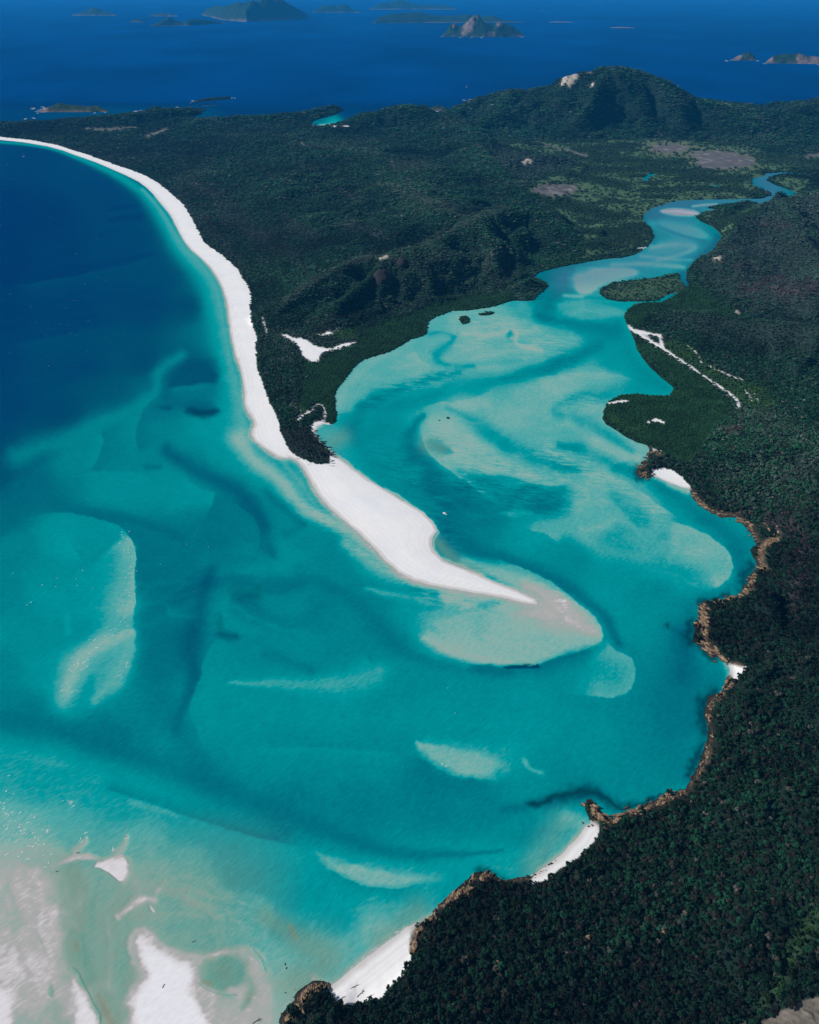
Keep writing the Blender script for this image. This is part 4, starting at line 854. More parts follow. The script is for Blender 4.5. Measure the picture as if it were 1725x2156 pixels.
island([(312,34),(330,28),(350,27),(376,33)], [(312,34.5),(376,34.5)], 'low flat far island with a pale rocky edge', .4, .4, seed=3)
island([(316,55),(340,44),(357,36),(372,43),(388,47),(396,41),(420,40),(440,42),(478,48)], [(316,55.5),(400,54),(478,49)], 'long two-humped island in front of the highest far island', .3, .1, seed=4)
island([(424,30),(440,18),(460,13),(485,14),(500,6),(530,5),(550,2),(565,-3),(580,-4),(592,-2),(605,5),(620,14),(635,22),(654,33)], [(424,31),(470,43),(520,46),(600,42),(654,34)], 'largest and highest far island reaching the horizon', .45, .05, seed=5, nu=130)
island([(655,26),(680,12),(700,11),(710,14),(725,8),(740,18),(762,26)], [(655,26.5),(762,26.5)], 'hazy far island with two low peaks at the horizon', .3, .05, seed=6)
island([(776,19),(800,8),(820,6),(835,2),(848,0),(862,5),(880,10),(940,12),(965,19)], [(776,20),(965,20)], 'faint long island touching the horizon line', .3, .05, seed=7)
island([(783,48),(800,35),(830,29),(860,27),(880,25),(905,31),(940,34),(965,33),(985,30),(1000,37),(1040,34),(1060,42),(1107,47)], [(783,49),(940,48),(1107,47.5)], 'long dark island stretching behind the red rock island', .22, .08, seed=8, nu=130)
island([(929,76),(940,66),(947,52),(956,47),(966,55),(975,52),(984,42),(996,35),(1006,38),(1022,48),(1038,53),(1050,46),(1062,50),(1075,54),(1090,64),(1107,77)], [(929,77),(1020,78.5),(1107,77)], 'steep island with a bare pink rock dome', .35, .12, [(986,58,11),(996,45,8),(958,52,6),(978,70,8),(1035,75,9),(1051,50,5)], 9, 150, 40)
island([(1157,46.5),(1175,44.5),(1190,45),(1206,46.5)], [(1157,47),(1206,47)], 'thin pale sand cay far out, left of two', .3, .9, seed=10, nu=30, nv=10, sandy=1)
island([(1282,58.5),(1300,56),(1318,56.5),(1341,58.5)], [(1282,59),(1341,59)], 'thin pale sand cay far out, right of two', .3, .9, seed=11, nu=30, nv=10, sandy=1)
island([(1536,127),(1552,119),(1563,114),(1575,110),(1585,115),(1592,126)], [(1536,127.5),(1592,127.5)], 'small dark islet beside the larger island at the right edge', .6, .3, [(1556,122,6)], seed=12)
island([(1610,132),(1625,118),(1645,113),(1680,114),(1700,118),(1725,121),(1770,124),(1830,134)], [(1610,133),(1725,135),(1830,136)], 'green island with pale cliffs at the right edge of the sea', .3, .22, [(1620,127,6),(1690,128,10),(1715,128,12)], seed=13)
island([(78,235),(95,228),(110,223),(130,217),(150,221),(180,223),(210,223),(230,234)], [(78,236),(230,236)], 'bush-covered islet off the far left shore with surf on its rocks', .4, .2, [(96,233,6)], seed=14)
island([(402,216),(420,209),(450,205),(480,202),(489,206)], [(402,216.5),(489,208)], 'narrow dark islet off the far point', .25, .1, seed=15)
island([(893,232),(905,226),(922,221),(938,225),(947,232)], [(893,233),(947,233)], 'round dark islet ringed with surf behind the centre hill', .7, .3, seed=16)
island([(424,223),(440,221),(462,219)], [(424,224),(462,221)], 'low rock reef tailing off the far point', .2, .1, seed=17, nu=24, nv=10)

# ------------------------------------------------------------------ vegetation
def leaf_material(name):
    m, t, b_ = new_mat(name, .8, .12)
    at = node(t, 'ShaderNodeAttribute', attribute_name='leaf_color', attribute_type='INSTANCER')
    tc = node(t, 'ShaderNodeTexCoord')
    f = noise_n(t, tc.outputs['Object'], 1.1, 3, .6)
    v = math_n(t, 'MULTIPLY_ADD', f, 1.6, .2)
    comb = node(t, 'ShaderNodeCombineColor')
    for i in range(3): t.links.new(v, comb.inputs[i])
    t.links.new(mixc(t, 1.0, at.outputs['Color'], comb.outputs[0], 'MULTIPLY'), b_.inputs['Base Color'])
    return m
M_leaf = leaf_material('eucalypt_leaves')
M_bark, t_, b_ = new_mat('grey_bark', .9, .1)
tc_ = node(t_, 'ShaderNodeTexCoord')
t_.links.new(ramp(t_, noise_n(t_, tc_.outputs['Object'], 3, 4), [(.3, (.10, .085, .07)), (.7, (.26, .24, .21))]), b_.inputs['Base Color'])

def ico(sub):
    bm = bmesh.new(); bmesh.ops.create_icosphere(bm, subdivisions=sub, radius=1)
    v = np.array([x.co[:] for x in bm.verts]); f = np.array([[y.index for y in x.verts] for x in bm.faces]); bm.free()
    return v, f
ICO1, ICO2, ICO3 = ico(1), ico(2), ico(3)

def crown_mesh(name, seed, lumps, spread, zc, rz_, lump_r, leaves, leaf):
    r = np.random.default_rng(seed)
    V, F, n = [], [], 0
    centres = []
    for i in range(lumps):
        a = r.uniform(0, 6.28); q_ = spread * math.sqrt(r.uniform(0, 1))
        cz = zc + rz_ * r.uniform(-.8, 1) * (1 - .5 * q_ / max(spread, .01))
        rr = lump_r * r.uniform(.65, 1.2)
        cc = np.array([q_ * math.cos(a), q_ * math.sin(a), cz])
        centres.append((cc, rr))
        v = ICO1[0] * (1 + r.uniform(-.34, .34, (len(ICO1[0]), 1))) * rr * np.array([1, 1, .72]) + cc
        V.append(v); F.append(ICO1[1] + n); n += len(v)
    for i in range(leaves):
        cc, rr = centres[r.integers(len(centres))]
        dv = r.normal(size=3); dv /= np.linalg.norm(dv); dv[2] = abs(dv[2]) * .8 + .1 * dv[2]
        p0 = cc + dv * rr * r.uniform(.85, 1.25) * np.array([1, 1, .8])
        t1 = r.normal(size=3) * leaf; t2 = r.normal(size=3) * leaf
        V.append(np.array([p0 - t1 * .5, p0 + t1 * .5, p0 + t2])); F.append(np.array([[0, 1, 2]]) + n); n += 3
    me_o = mesh_obj(name, np.concatenate(V), np.concatenate(F), M_leaf, smooth=False)
    me = me_o.data; bpy.data.objects.remove(me_o)
    return me
def trunk_mesh(name, seed, h, r0, limbs):
    r = np.random.default_rng(seed)
    V, F, n = [], [], 0
    def tube(a, b, ra, rb):
        nonlocal n
        a, b = np.array(a), np.array(b); d = (b - a) / np.linalg.norm(b - a)
        x = np.cross(d, [0.3, 1, .1]); x /= np.linalg.norm(x); y = np.cross(d, x)
        k = 6
        for p, rr in ((a, ra), (b, rb)):
            V.append(np.array([p + rr * (math.cos(i * 6.283 / k) * x + math.sin(i * 6.283 / k) * y) for i in range(k)]))
        F.append(np.array([[n + i, n + (i + 1) % k, n + k + (i + 1) % k, n + k + i] for i in range(k)])); n += 2 * k
    tip = (r.normal() * .25, r.normal() * .25, h)
    tube((0, 0, -1.2), (tip[0] * .5, tip[1] * .5, h * .5), r0, r0 * .7); tube((tip[0] * .5, tip[1] * .5, h * .5), tip, r0 * .7, r0 * .35)
    for i in range(limbs):
        a = i * 6.283 / limbs + r.uniform(-.4, .4); z0 = h * r.uniform(.45, .75)
        tube((tip[0] * .5, tip[1] * .5, z0), (1.5 * math.cos(a), 1.5 * math.sin(a), z0 + 1.5), r0 * .45, r0 * .15)
    me_o = mesh_obj(name, np.concatenate(V), np.concatenate(F), M_bark); me = me_o.data; bpy.data.objects.remove(me_o)
    return me
# crowns about 5 m across, base at z = 0
CROWNS = [crown_mesh('crown', 1, 7, 1.7, 4.2, 1.1, 1.25, 70, .55), crown_mesh('crown', 2, 6, 1.4, 4.8, 1.5, 1.15, 70, .5),
          crown_mesh('crown', 3, 9, 2.0, 3.8, .9, 1.05, 80, .5), crown_mesh('crown', 4, 5, 1.1, 4.6, 1.2, 1.1, 60, .6)]
TRUNKS = [trunk_mesh('trunk', 1, 4.0, .22, 4), trunk_mesh('trunk', 2, 4.4, .2, 3)]
CASU = [crown_mesh('crown', 11, 9, 1.1, 5.2, 2.6, .95, 90, .6), crown_mesh('crown', 12, 8, 1.0, 5.8, 3.0, .9, 90, .6)]
BUSH = [crown_mesh('foliage', 21, 6, 1.9, 1.3, .35, 1.2, 50, .45), crown_mesh('foliage', 22, 7, 2.1, 1.2, .3, 1.1, 50, .45)]

fields = {}
def full(a):
    g = np.zeros(PX.shape); g[LM] = a; return g
fields = {k: full(v) for k, v in dict(bare=bare, mang=mang, wet=wet, heath=heath, purple=purple, scrub_lit_crest=scrub_lit_crest, grass=grass, brown=brown, sand=sand).items()}
def look(arr, x, y):
    px, py = project(x, y, 0)
    ci = np.clip((px - cols[0]) / 3.0, 0, NC - 1.001); ri = np.clip(np.interp(py, rows, np.arange(NR)), 0, NR - 1.001)
    i0 = ci.astype(int); j0 = ri.astype(int); fx = ci - i0; fy = ri - j0
    return (arr[j0, i0] * (1 - fx) + arr[j0, i0 + 1] * fx) * (1 - fy) + (arr[j0 + 1, i0] * (1 - fx) + arr[j0 + 1, i0 + 1] * fx) * fy

def candidates():
    xs, ys, ss = [], [], []
    # near ground: even spacing
    s = 3.3
    gx, gy = np.meshgrid(np.arange(-600, 1100, s), np.arange(200, 1650, s))
    gx = gx + rng.uniform(-.5, .5, gx.shape) * s; gy = gy + rng.uniform(-.5, .5, gy.shape) * s
    m = np.hypot(gx, gy) < 1600
    xs.append(gx[m]); ys.append(gy[m]); ss.append(np.full(m.sum(), s))
    # farther ground: spacing grows with distance
    k = .0021
    lr = np.arange(math.log(1600), math.log(8200), k); th = np.arange(-.62, .62, k)
    L, T = np.meshgrid(lr, th)
    L = L + rng.uniform(-.5, .5, L.shape) * k; T = T + rng.uniform(-.5, .5, T.shape) * k
    r_ = np.exp(L)
    xs.append((r_ * np.sin(T)).ravel()); ys.append((r_ * np.cos(T)).ravel()); ss.append((r_ * k).ravel())
    x, y, s = np.concatenate(xs), np.concatenate(ys), np.concatenate(ss)
    px, py = project(x, y, 0)
    m = (px > cols[0] + 6) & (px < cols[-1] - 6) & (py > 190) & (py < 2390)
    x, y, s, px, py = x[m], y[m], s[m], px[m], py[m]
    sdl = look(SD, x, y)
    m = sdl > .8
    return x[m], y[m], s[m], sdl[m]
TX, TY, TS, TSD = candidates()
FV = {k: look(v, TX, TY) for k, v in fields.items()}
TZ = look(Z, TX, TY)
U = rng.uniform(0, 1, len(TX))
clump = fbm(TX / 40, TY / 40, 301, 3)
big = fbm(TX / 260, TY / 260, 305, 4)
dist = np.hypot(TX, TY)
TPX, TPY = project(TX, TY, TZ)
p_forest = (1 - np.clip(FV['bare'] * 1.6, 0, 1)) * (1 - FV['mang']) * (1 - .985 * FV['wet']) * (1 - .5 * FV['heath']) * (1 - .9 * FV['grass']) * (1 - .95 * FV['brown']) * (1 - .25 * FV['scrub_lit_crest']) * (0.94 + .1 * clump)
is_tree = U < p_forest
p_bush = np.where(is_tree, 0, (1 - np.clip(FV['bare'] * 1.25, 0, 1)) * np.clip(FV['mang'] * .98 + FV['heath'] * .55 + .08 * FV['wet'] + .75 * FV['grass'] + np.where((FV['sand'] > .12) & (FV['sand'] < .8), .6, 0) + .03, 0, 1))
is_bush = rng.uniform(0, 1, len(TX)) < p_bush
dense_gap = fbm(TX / 11, TY / 11, 311, 2)

def leaf_cols(x, y, kind):
    n = len(x); r = rng.uniform(0, 1, (n, 1)); r2 = rng.uniform(0, 1, (n, 1))
    return r, r2
def tree_color(i):
    n = len(i)
    r = rng.uniform(0, 1, n)[:, None]; r2 = rng.uniform(0, 1, n)[:, None]
    base = np.array([.012, .058, .026]) * (.35 + 1.4 * r ** 1.6)
    grey = np.array([.042, .070, .050]) * (.5 + .9 * r)
    g = np.clip(.16 + .30 * (big[i] > .08) * big[i] * 3 + .7 * FV['scrub_lit_crest'][i] + .55 * FV['heath'][i] + .12 * clump[i], .04, .95)[:, None]
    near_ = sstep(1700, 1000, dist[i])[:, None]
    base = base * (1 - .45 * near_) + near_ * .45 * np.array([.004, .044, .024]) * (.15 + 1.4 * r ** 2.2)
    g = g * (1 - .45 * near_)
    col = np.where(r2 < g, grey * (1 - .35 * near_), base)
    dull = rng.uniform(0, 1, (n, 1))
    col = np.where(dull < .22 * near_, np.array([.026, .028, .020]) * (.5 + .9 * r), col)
    col = np.where(dull > .985, np.array([.13, .125, .105]) * (.6 + .5 * r), col)
    pu = FV['purple'][i][:, None]
    col = np.where(rng.uniform(0, 1, (n, 1)) < pu * .6, np.array([.060, .046, .048]) * (.6 + .7 * r), col)
    gr_ = FV['grass'][i][:, None]
    col = col * (1 - gr_) + gr_ * np.array([.030, .085, .022]) * (.5 + .8 * r)
    tone = 1 + .55 * tone_[i] + .35 * np.clip(cr_[i], 0, 1) - .4 * gl_[i]  # crests lightened, gullies darkened: relief shading painted into the leaf colour
    return col * np.clip(tone, .35, 1.9)[:, None] * (1 - .42 * near_)  # last factor dims near crowns: vignetting put into the leaf colour
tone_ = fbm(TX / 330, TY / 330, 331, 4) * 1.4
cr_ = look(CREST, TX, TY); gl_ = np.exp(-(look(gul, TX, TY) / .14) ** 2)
def bush_color(i):
    n = len(i); r = rng.uniform(0, 1, n)[:, None]
    m_ = FV['mang'][i][:, None]; h_ = np.clip(FV['heath'][i] + FV['purple'][i], 0, 1)[:, None]; w_ = FV['wet'][i][:, None]
    col = np.array([.013, .052, .017]) * (.7 + .5 * r)
    col = col * (1 - h_) + h_ * np.array([.036, .062, .058]) * (.6 + .7 * r)
    pu = FV['purple'][i][:, None]
    col = np.where(rng.uniform(0, 1, (n, 1)) < pu * .6, np.array([.066, .049, .051]) * (.6 + .7 * r), col)
    g_ = FV['grass'][i][:, None]
    col = col * (1 - g_) + g_ * np.array([.030, .080, .022]) * (.4 + 1.1 * r)
    col = col * (1 + .5 * fbm(TX[i] / 28, TY[i] / 28, 341, 4) + .3 * fbm(TX[i] / 7, TY[i] / 7, 343, 2))[:, None]
    col = np.where(w_ > .5, np.array([.032, .078, .040]) * (.6 + .6 * r) * (1 - .55 * m_), col)
    return col

ti = np.nonzero(is_tree)[0]
# casuarinas on the spit
cas = ti[(TPX[ti] > 585) & (TPX[ti] < 700) & (TPY[ti] > 905) & (TPY[ti] < 980)]
rest = np.setdiff1d(ti, cas)
cas = rng.permutation(cas)[:150]
tcol = {}
infr = rest[(TPX[rest] > 6) & (TPX[rest] < 1719) & (TPY[rest] > 6) & (TPY[rest] < 2150)]
scale_all = np.zeros(len(TX))
scale_all[ti] = TS[ti] / 3.9 * 1.04 * np.exp(rng.normal(-.03, .34, len(ti))) * (1 + .12 * np.clip(clump[ti], -1, 1))
scale_all = np.minimum(scale_all, np.maximum(TS / 3.9, .85) * np.where(dist > 1600, 1.45, 2.2))
size = scale_all[infr] / np.sqrt(TX[infr] ** 2 + TY[infr] ** 2 + (CAM_H - TZ[infr]) ** 2)
ind = infr[np.argsort(-size)[:300]]
stuff = np.setdiff1d(rest, ind)

def single_tree(name, i, crown_me, trunk_me, sc, color, label, group, shape=(1, 1, 1)):
    e = bpy.data.objects.new(name, None); C.objects.link(e)
    e.location = (TX[i], TY[i], TZ[i] - .3); e.rotation_euler = (0, 0, random.uniform(0, 6.28)); e.scale = (sc * shape[0], sc * shape[1], sc * shape[2])
    e.empty_display_size = .5
    tag(e, label, 'tree', group)
    for nm, me in (('crown', crown_me), ('trunk', trunk_me)):
        o = bpy.data.objects.new(nm, me); C.objects.link(o); o.parent = e
        if nm == 'crown': o['leaf_color'] = [float(v) for v in color]
    return e
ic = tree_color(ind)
first_crowns = {}
NEARBY = ((640, 2110, 'on the rocky point at the bottom edge'), (760, 2120, 'behind the foot of the lower beach'), (880, 2020, 'at the edge of the lower beach'), (960, 1930, 'above the ridge of tan rocks'), (1130, 1880, 'behind the middle beach'), (1000, 2090, 'on the low slope at the bottom edge'), (1250, 2100, 'in the middle of the slope at the bottom edge'), (1450, 2110, 'left of the pale cliff in the bottom right corner'), (1650, 2060, 'just above the pale cliff in the bottom right corner'), (1650, 1900, 'at the right edge above the bright green patch'), (1250, 1900, 'on the slope right of the middle beach'), (1450, 1900, 'on the upper part of the near slope'))
for k, i in enumerate(ind):
    v = k % 4
    cr = ic[k]
    kind_ = 'grey-leaved' if cr[0] > .03 and cr[1] < 2 * cr[0] else ('bright green' if cr[1] > .055 else ('mid green' if cr[1] > .022 else 'blackish green'))
    place = min(NEARBY, key=lambda n_: math.hypot(TPX[i] - n_[0], TPY[i] - n_[1]))[2]
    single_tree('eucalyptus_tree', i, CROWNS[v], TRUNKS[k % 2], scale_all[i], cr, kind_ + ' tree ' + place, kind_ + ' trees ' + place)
cc_ = np.array([.036, .050, .036]) * (.5 + .9 * rng.uniform(0, 1, (len(cas), 1)))
for k, i in enumerate(cas):
    where = 'on the beach side of the clump above the spit' if TPX[i] < 622 + (TPY[i] - 905) * .75 else ('at the lower tip of the clump above the spit' if TPY[i] > 955 else 'on the inlet side of the clump above the spit')
    single_tree('casuarina_tree', i, CASU[k % 2], TRUNKS[k % 2], rng.uniform(1.1, 1.6), cc_[k], 'slender she-oak ' + where, 'she-oaks ' + where, (1, 1, 1.12))

def scatter(name, pick, meshes, color, sc, zsc, label=None):
    o = mesh_obj(name, np.stack([TX[pick], TY[pick], TZ[pick] - .3 * sc], 1), [], None)
    set_attr(o, 'leaf_color', color, 'FLOAT_COLOR'); set_attr(o, 'size', np.stack([sc, sc, sc * zsc], 1), 'FLOAT_VECTOR')
    set_attr(o, 'turn', rng.uniform(0, 6.283, len(pick)))
    a = o.data.attributes.new('variant', 'INT', 'POINT'); a.data.foreach_set('value', rng.integers(0, len(meshes), len(pick)).astype(np.int32))
    ng = bpy.data.node_groups.new(name, 'GeometryNodeTree')
    ng.interface.new_socket('Geometry', in_out='INPUT', socket_type='NodeSocketGeometry')
    ng.interface.new_socket('Geometry', in_out='OUTPUT', socket_type='NodeSocketGeometry')
    N = ng.nodes; L = ng.links
    gi = N.new('NodeGroupInput'); go = N.new('NodeGroupOutput'); iop = N.new('GeometryNodeInstanceOnPoints'); j = N.new('GeometryNodeJoinGeometry')
    for src in reversed(meshes):
        oi = N.new('GeometryNodeObjectInfo'); oi.inputs['Object'].default_value = src; oi.inputs['As Instance'].default_value = True
        oi.transform_space = 'ORIGINAL'
        L.new(oi.outputs['Geometry'], j.inputs[0])
    def named(n_, ty):
        a_ = N.new('GeometryNodeInputNamedAttribute'); a_.data_type = ty; a_.inputs['Name'].default_value = n_
        return a_.outputs['Attribute']
    m2p = N.new('GeometryNodeMeshToPoints')
    L.new(gi.outputs[0], m2p.inputs['Mesh']); L.new(m2p.outputs[0], iop.inputs['Points'])
    L.new(j.outputs[0], iop.inputs['Instance']); iop.inputs['Pick Instance'].default_value = True
    L.new(named('variant', 'INT'), iop.inputs['Instance Index'])
    cx = N.new('ShaderNodeCombineXYZ'); L.new(named('turn', 'FLOAT'), cx.inputs[2])
    L.new(cx.outputs[0], iop.inputs['Rotation']); L.new(named('size', 'FLOAT_VECTOR'), iop.inputs['Scale'])
    L.new(iop.outputs[0], go.inputs[0])
    md = o.modifiers.new('scatter', 'NODES'); md.node_group = ng
    tag(o, label, kind='stuff')
    return o
crown_objs = []
for me in CROWNS:
    crown_objs.append(next(o for o in C.objects if o.data == me))
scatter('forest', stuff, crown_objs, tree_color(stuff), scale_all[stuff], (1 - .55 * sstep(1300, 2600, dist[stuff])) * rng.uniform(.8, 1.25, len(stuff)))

# two bushes on the inlet flats are things, and lend their foliage to the thickets
def ground_pt(px, py): 
    x, y = ground(px, py); return float(x), float(y)
bush_objs = []
for k, (px, py, lab) in enumerate(((942, 881, 'lone dark mangrove bush standing on the pale inlet sandbank'), (925, 885.5, 'tiny mangrove sprout left of the lone bush on the inlet sandbank'))):
    e = bpy.data.objects.new('mangrove_bush', None); C.objects.link(e); x, y = ground_pt(px, py)
    e.location = (x, y, -.1); s_ = (1.5, .7)[k]; e.scale = (s_, s_, s_); tag(e, lab, 'bush')
    for nm, me in (('foliage', BUSH[k]), ('stem', TRUNKS[1])):
        o = bpy.data.objects.new(nm, me); C.objects.link(o); o.parent = e
        if nm == 'stem': o.scale = (1, 1, .3)
        else: o['leaf_color'] = [.02, .025, .014]; bush_objs.append(o)
bi = np.nonzero(is_bush)[0]
scatter('shrub_thicket', bi, bush_objs, bush_color(bi), TS[bi] / 3.9 * 1.15 * rng.uniform(.8, 1.2, len(bi)), rng.uniform(.8, 1.5, len(bi)))

# ------------------------------------------------------------------ rocks
M_boul, t_, b_ = new_mat('boulder_rock', .85, .2)
tc_ = node(t_, 'ShaderNodeTexCoord'); ge_ = node(t_, 'ShaderNodeNewGeometry')
sx = node(t_, 'ShaderNodeSeparateXYZ'); t_.links.new(ge_.outputs['Position'], sx.inputs[0])
wv_ = noise_n(t_, mapping(t_, ge_.outputs['Position'], R(35), (1, .25, .6)), .9, 4, .65, .8)
cl_ = ramp(t_, wv_, [(.30, (.030, .022, .018)), (.47, (.15, .088, .048)), (.60, (.36, .26, .155)), (.76, (.52, .44, .33))])
tide_ = math_n(t_, 'MULTIPLY_ADD', noise_n(t_, ge_.outputs['Position'], .6, 3), 1.4, 0)
tl = node(t_, 'ShaderNodeMapRange'); tl.inputs[1].default_value = .5; tl.inputs[2].default_value = 1.9
t_.links.new(math_n(t_, 'SUBTRACT', sx.outputs[2], math_n(t_, 'SUBTRACT', tide_, .7)), tl.inputs[0])
t_.links.new(mixc(t_, tl.outputs[0], (.018, .016, .014), cl_), b_.inputs['Base Color'])
bp_ = node(t_, 'ShaderNodeBump'); bp_.inputs['Distance'].default_value = .5
t_.links.new(wv_, bp_.inputs['Height']); t_.links.new(bp_.outputs[0], b_.inputs['Normal'])

def rock_mesh(seed, sub=2, rough=.32):
    r = np.random.default_rng(seed)
    v, f = (ICO2 if sub == 2 else ICO3)
    v = v.copy()
    for _ in range(9):                                   # flat fracture faces
        n_ = r.normal(size=3); n_ /= np.linalg.norm(n_); d = r.uniform(.5, .85)
        ex = np.maximum(v @ n_ - d, 0); v -= ex[:, None] * n_[None, :]
    v = v * (1 + rough * .4 * r.uniform(-1, 1, (len(v), 1)))
    o = mesh_obj('boulder', v, f, M_boul, smooth=False); me = o.data; bpy.data.objects.remove(o)
    return me
RM = [rock_mesh(500 + i) for i in range(8)]
def boulder(px, py, sx_, sy_, sz_, rot, label, group=None, z=None, k=None, name='boulder'):
    x, y = ground_pt(px, py)
    o = bpy.data.objects.new(name, RM[random.randrange(8) if k is None else k]); C.objects.link(o)
    zz = float(look(Z, np.array([x]), np.array([y]))[0]) if z is None else z
    o.location = (x, y, max(zz, -.4) + sz_ * .12); o.rotation_euler = (random.uniform(-.25, .25), random.uniform(-.25, .25), rot); o.scale = (sx_, sy_, sz_)
    tag(o, label, 'rock', group)
    return o
RUBBLE = []
def row_of(pts, n, smin, smax, rot, label, group, spread=6, elong=1.7):
    p = smooth_line(pts, 2); n_all, n = n, max(3, int(n * .5)); L_ = np.r_[0, np.cumsum(np.hypot(*np.diff(p, axis=0).T))]
    for i in range(n_all + n_all):
        s_ = random.uniform(0, L_[-1])
        px = np.interp(s_, L_, p[:, 0]) + random.gauss(0, spread * .5); py = np.interp(s_, L_, p[:, 1]) + random.gauss(0, spread * .5)
        a = smin + (smax - smin) * random.random() ** 2.2
        if i < n: boulder(px, py, 1.15 * max(a, smin * 1.25) * elong, a * random.uniform(.7, 1.1), a * random.uniform(.7, 1.2), rot + random.gauss(0, .25), label, group)
        else: RUBBLE.append((px, py, .62 * a, elong, rot + random.gauss(0, .4)))
# rock pile at the bottom point: larger ones placed one by one
for px, py, a, b2, cz, rt, lab in ((662,2098,5.0,2.6,3.4,2.3,'broad brown boulder topping the rock pile below the lower beach'), (636,2106,4.2,1.8,3.0,2.0,'tall split slab on the left of the broad boulder in the rock pile'), (640,2134,5.4,2.3,3.4,1.9,'long tan boulder in the middle of the rock pile at the bottom edge'), (623,2138,4.6,1.7,3.0,1.9,'dark-sided boulder left of the long tan boulder in the rock pile'), (607,2146,3.6,2.8,2.6,.6,'dark rounded boulder at the seaward corner of the rock pile'), (652,2080,2.2,1.6,2.0,1.0,'wet black boulder at the top left of the rock pile'), (672,2078,2.4,1.7,2.2,.4,'wet black boulder at the top of the rock pile'), (684,2082,2.2,1.5,2.0,.8,'dark boulder at the top right of the rock pile'), (690,2098,2.0,1.5,1.8,.3,'dark boulder nearest the white sand on the right of the rock pile')):
    boulder(px, py, a, b2, cz, rt, lab)
row_of([(690,2078),(665,2078),(642,2090),(625,2118),(604,2146)], 46, .7, 2.2, 2.0, 'small brown boulder wedged in the rock pile at the bottom edge', 'small boulders in the bottom rock pile', 12)
row_of([(690,2070),(660,2066),(640,2080),(622,2094),(612,2118),(592,2134)], 24, .35, .9, 1, 'wet black stone scattered in the shallows round the bottom rock pile', 'stones round the bottom rock pile', 8, 1.3)
row_of([(1045,1846),(1005,1850),(978,1874),(952,1892),(930,1908)], 46, 1.3, 4.2, 1.1, 'jagged tan slab in the ridge of rocks above the lower beach', 'slabs in the ridge of rocks', 11, 2.0)
row_of([(925,1915),(893,1950),(874,1978),(868,2008)], 22, 1.2, 3.6, 1.2, 'tan outcrop boulder standing at the upper end of the lower beach', 'boulders at the upper end of the lower beach', 8, 1.8)
row_of([(1120,1848),(1085,1852),(1060,1858)], 12, .8, 2.0, .6, 'brown stone at the lower end of the middle beach', 'stones at the lower end of the middle beach', 7)
row_of([(1238,1688),(1250,1708),(1266,1730),(1280,1726)], 26, 1.2, 3.8, -.6, 'brown rock in the dark point above the middle beach', 'rocks in the dark point', 10, 2.0)
row_of([(1290,1726),(1330,1712),(1370,1696),(1405,1680),(1440,1665)], 44, 1.2, 3.8, .5, 'brown ledge rock along the curved shore right of the dark point', 'ledge rocks along the curved shore', 11, 2.0)
row_of([(1408,1664),(1404,1676)], 4, 2.2, 3.2, 1.2, 'upright dark rock jutting out halfway along the curved shore', 'upright rocks on the curved shore', 3, 1.4)
row_of([(1455,1652),(1478,1610),(1494,1565),(1498,1535),(1490,1500),(1496,1474)], 42, 1.0, 3.2, 1.3, 'brown rock in the thin line of rocks below the pocket beach', 'rocks in the thin line below the pocket beach', 8, 1.7)
row_of([(1515,1464),(1535,1448),(1536,1432)], 12, 1.6, 4.2, .9, 'pale brown rock right below the pocket beach', 'rocks right below the pocket beach', 7, 1.5)
row_of([(1528,1392),(1500,1374),(1476,1352),(1482,1320),(1478,1290),(1482,1272)], 46, 1.6, 4.8, -.9, 'banded tan rock on the blunt headland above the pocket beach', 'banded rocks on the blunt headland', 10, 2.2)
row_of([(1500,1268),(1535,1262),(1566,1256),(1576,1232),(1588,1212),(1602,1192),(1598,1160),(1618,1142),(1636,1136)], 52, 1.6, 4.8, -.4, 'pale brown rock on the steep inner shore of the bay at the right', 'rocks on the steep inner shore', 9, 2.0)
row_of([(1594,1140),(1578,1112),(1560,1094),(1520,1086),(1488,1072),(1462,1046)], 42, 1.4, 4.0, -.5, 'brown rock in the shore line running up to the small white beach', 'rocks running up to the small white beach', 8, 1.9)
row_of([(1372,948),(1362,970),(1346,988),(1352,1002),(1368,1003)], 24, 1.6, 5.2, .4, 'orange-brown rock on the point left of the small white beach', 'rocks on the point by the small white beach', 9, 1.9)
# rocks standing in the water and on the sand
for px, py, a, b2, cz, rt, lab in ((601,2030,1.8,1.0,.9,1.9,'black rock standing alone in the green shallows off the lower beach'), (604,2038,1.5,1.1,.8,1.2,'second black rock touching the lone one in the green shallows'), (612,2036,.7,.5,.5,.2,'tiny black stone right of the pair in the green shallows'), (602,2090,1.4,.8,.7,.6,'black rock in the shallows just above the bottom rock pile'), (1228,1733,2.4,1.0,1.0,-.9,'dark rock at the waterline left of three by the middle beach'), (1240,1740,2.0,1.2,1.1,.5,'dark rock at the waterline, middle of three by the middle beach'), (1247,1738,2.2,.9,1.0,-.9,'dark rock on the sand, right of three by the middle beach'), (405,1455,2.2,1.2,.8,1.2,'lone black rock in the turquoise bay at the edge of a dark channel'), (875,2046,2.8,2.2,2.0,.4,'brown boulder at the foot of the trees on the lower beach'), (873,2000,1.6,1.0,1.0,1.0,'small brown boulder under the trees by the lower beach'), (901,2052,1.5,1.2,1.0,.7,'brown boulder sunk in the forest edge by the lower beach'), (874,2044,1.6,1.2,1.4,.1,'darker boulder touching the one at the foot of the trees'), (1233,1862-8,1.4,.9,.9,.4,'brown stone on the dry sand of the middle beach')):
    boulder(px, py, a, b2, cz, rt, lab)
boulder(875-8, 2040, 1.2, .6, .7, 1.1, 'flat tan stone lying on the dry sand of the lower beach')
row_of([(1120,1846),(1150,1826),(1170,1812)], 7, .6, 1.3, .3, 'dark stone on the wet edge of the middle beach', 'stones on the wet edge of the middle beach', 6)
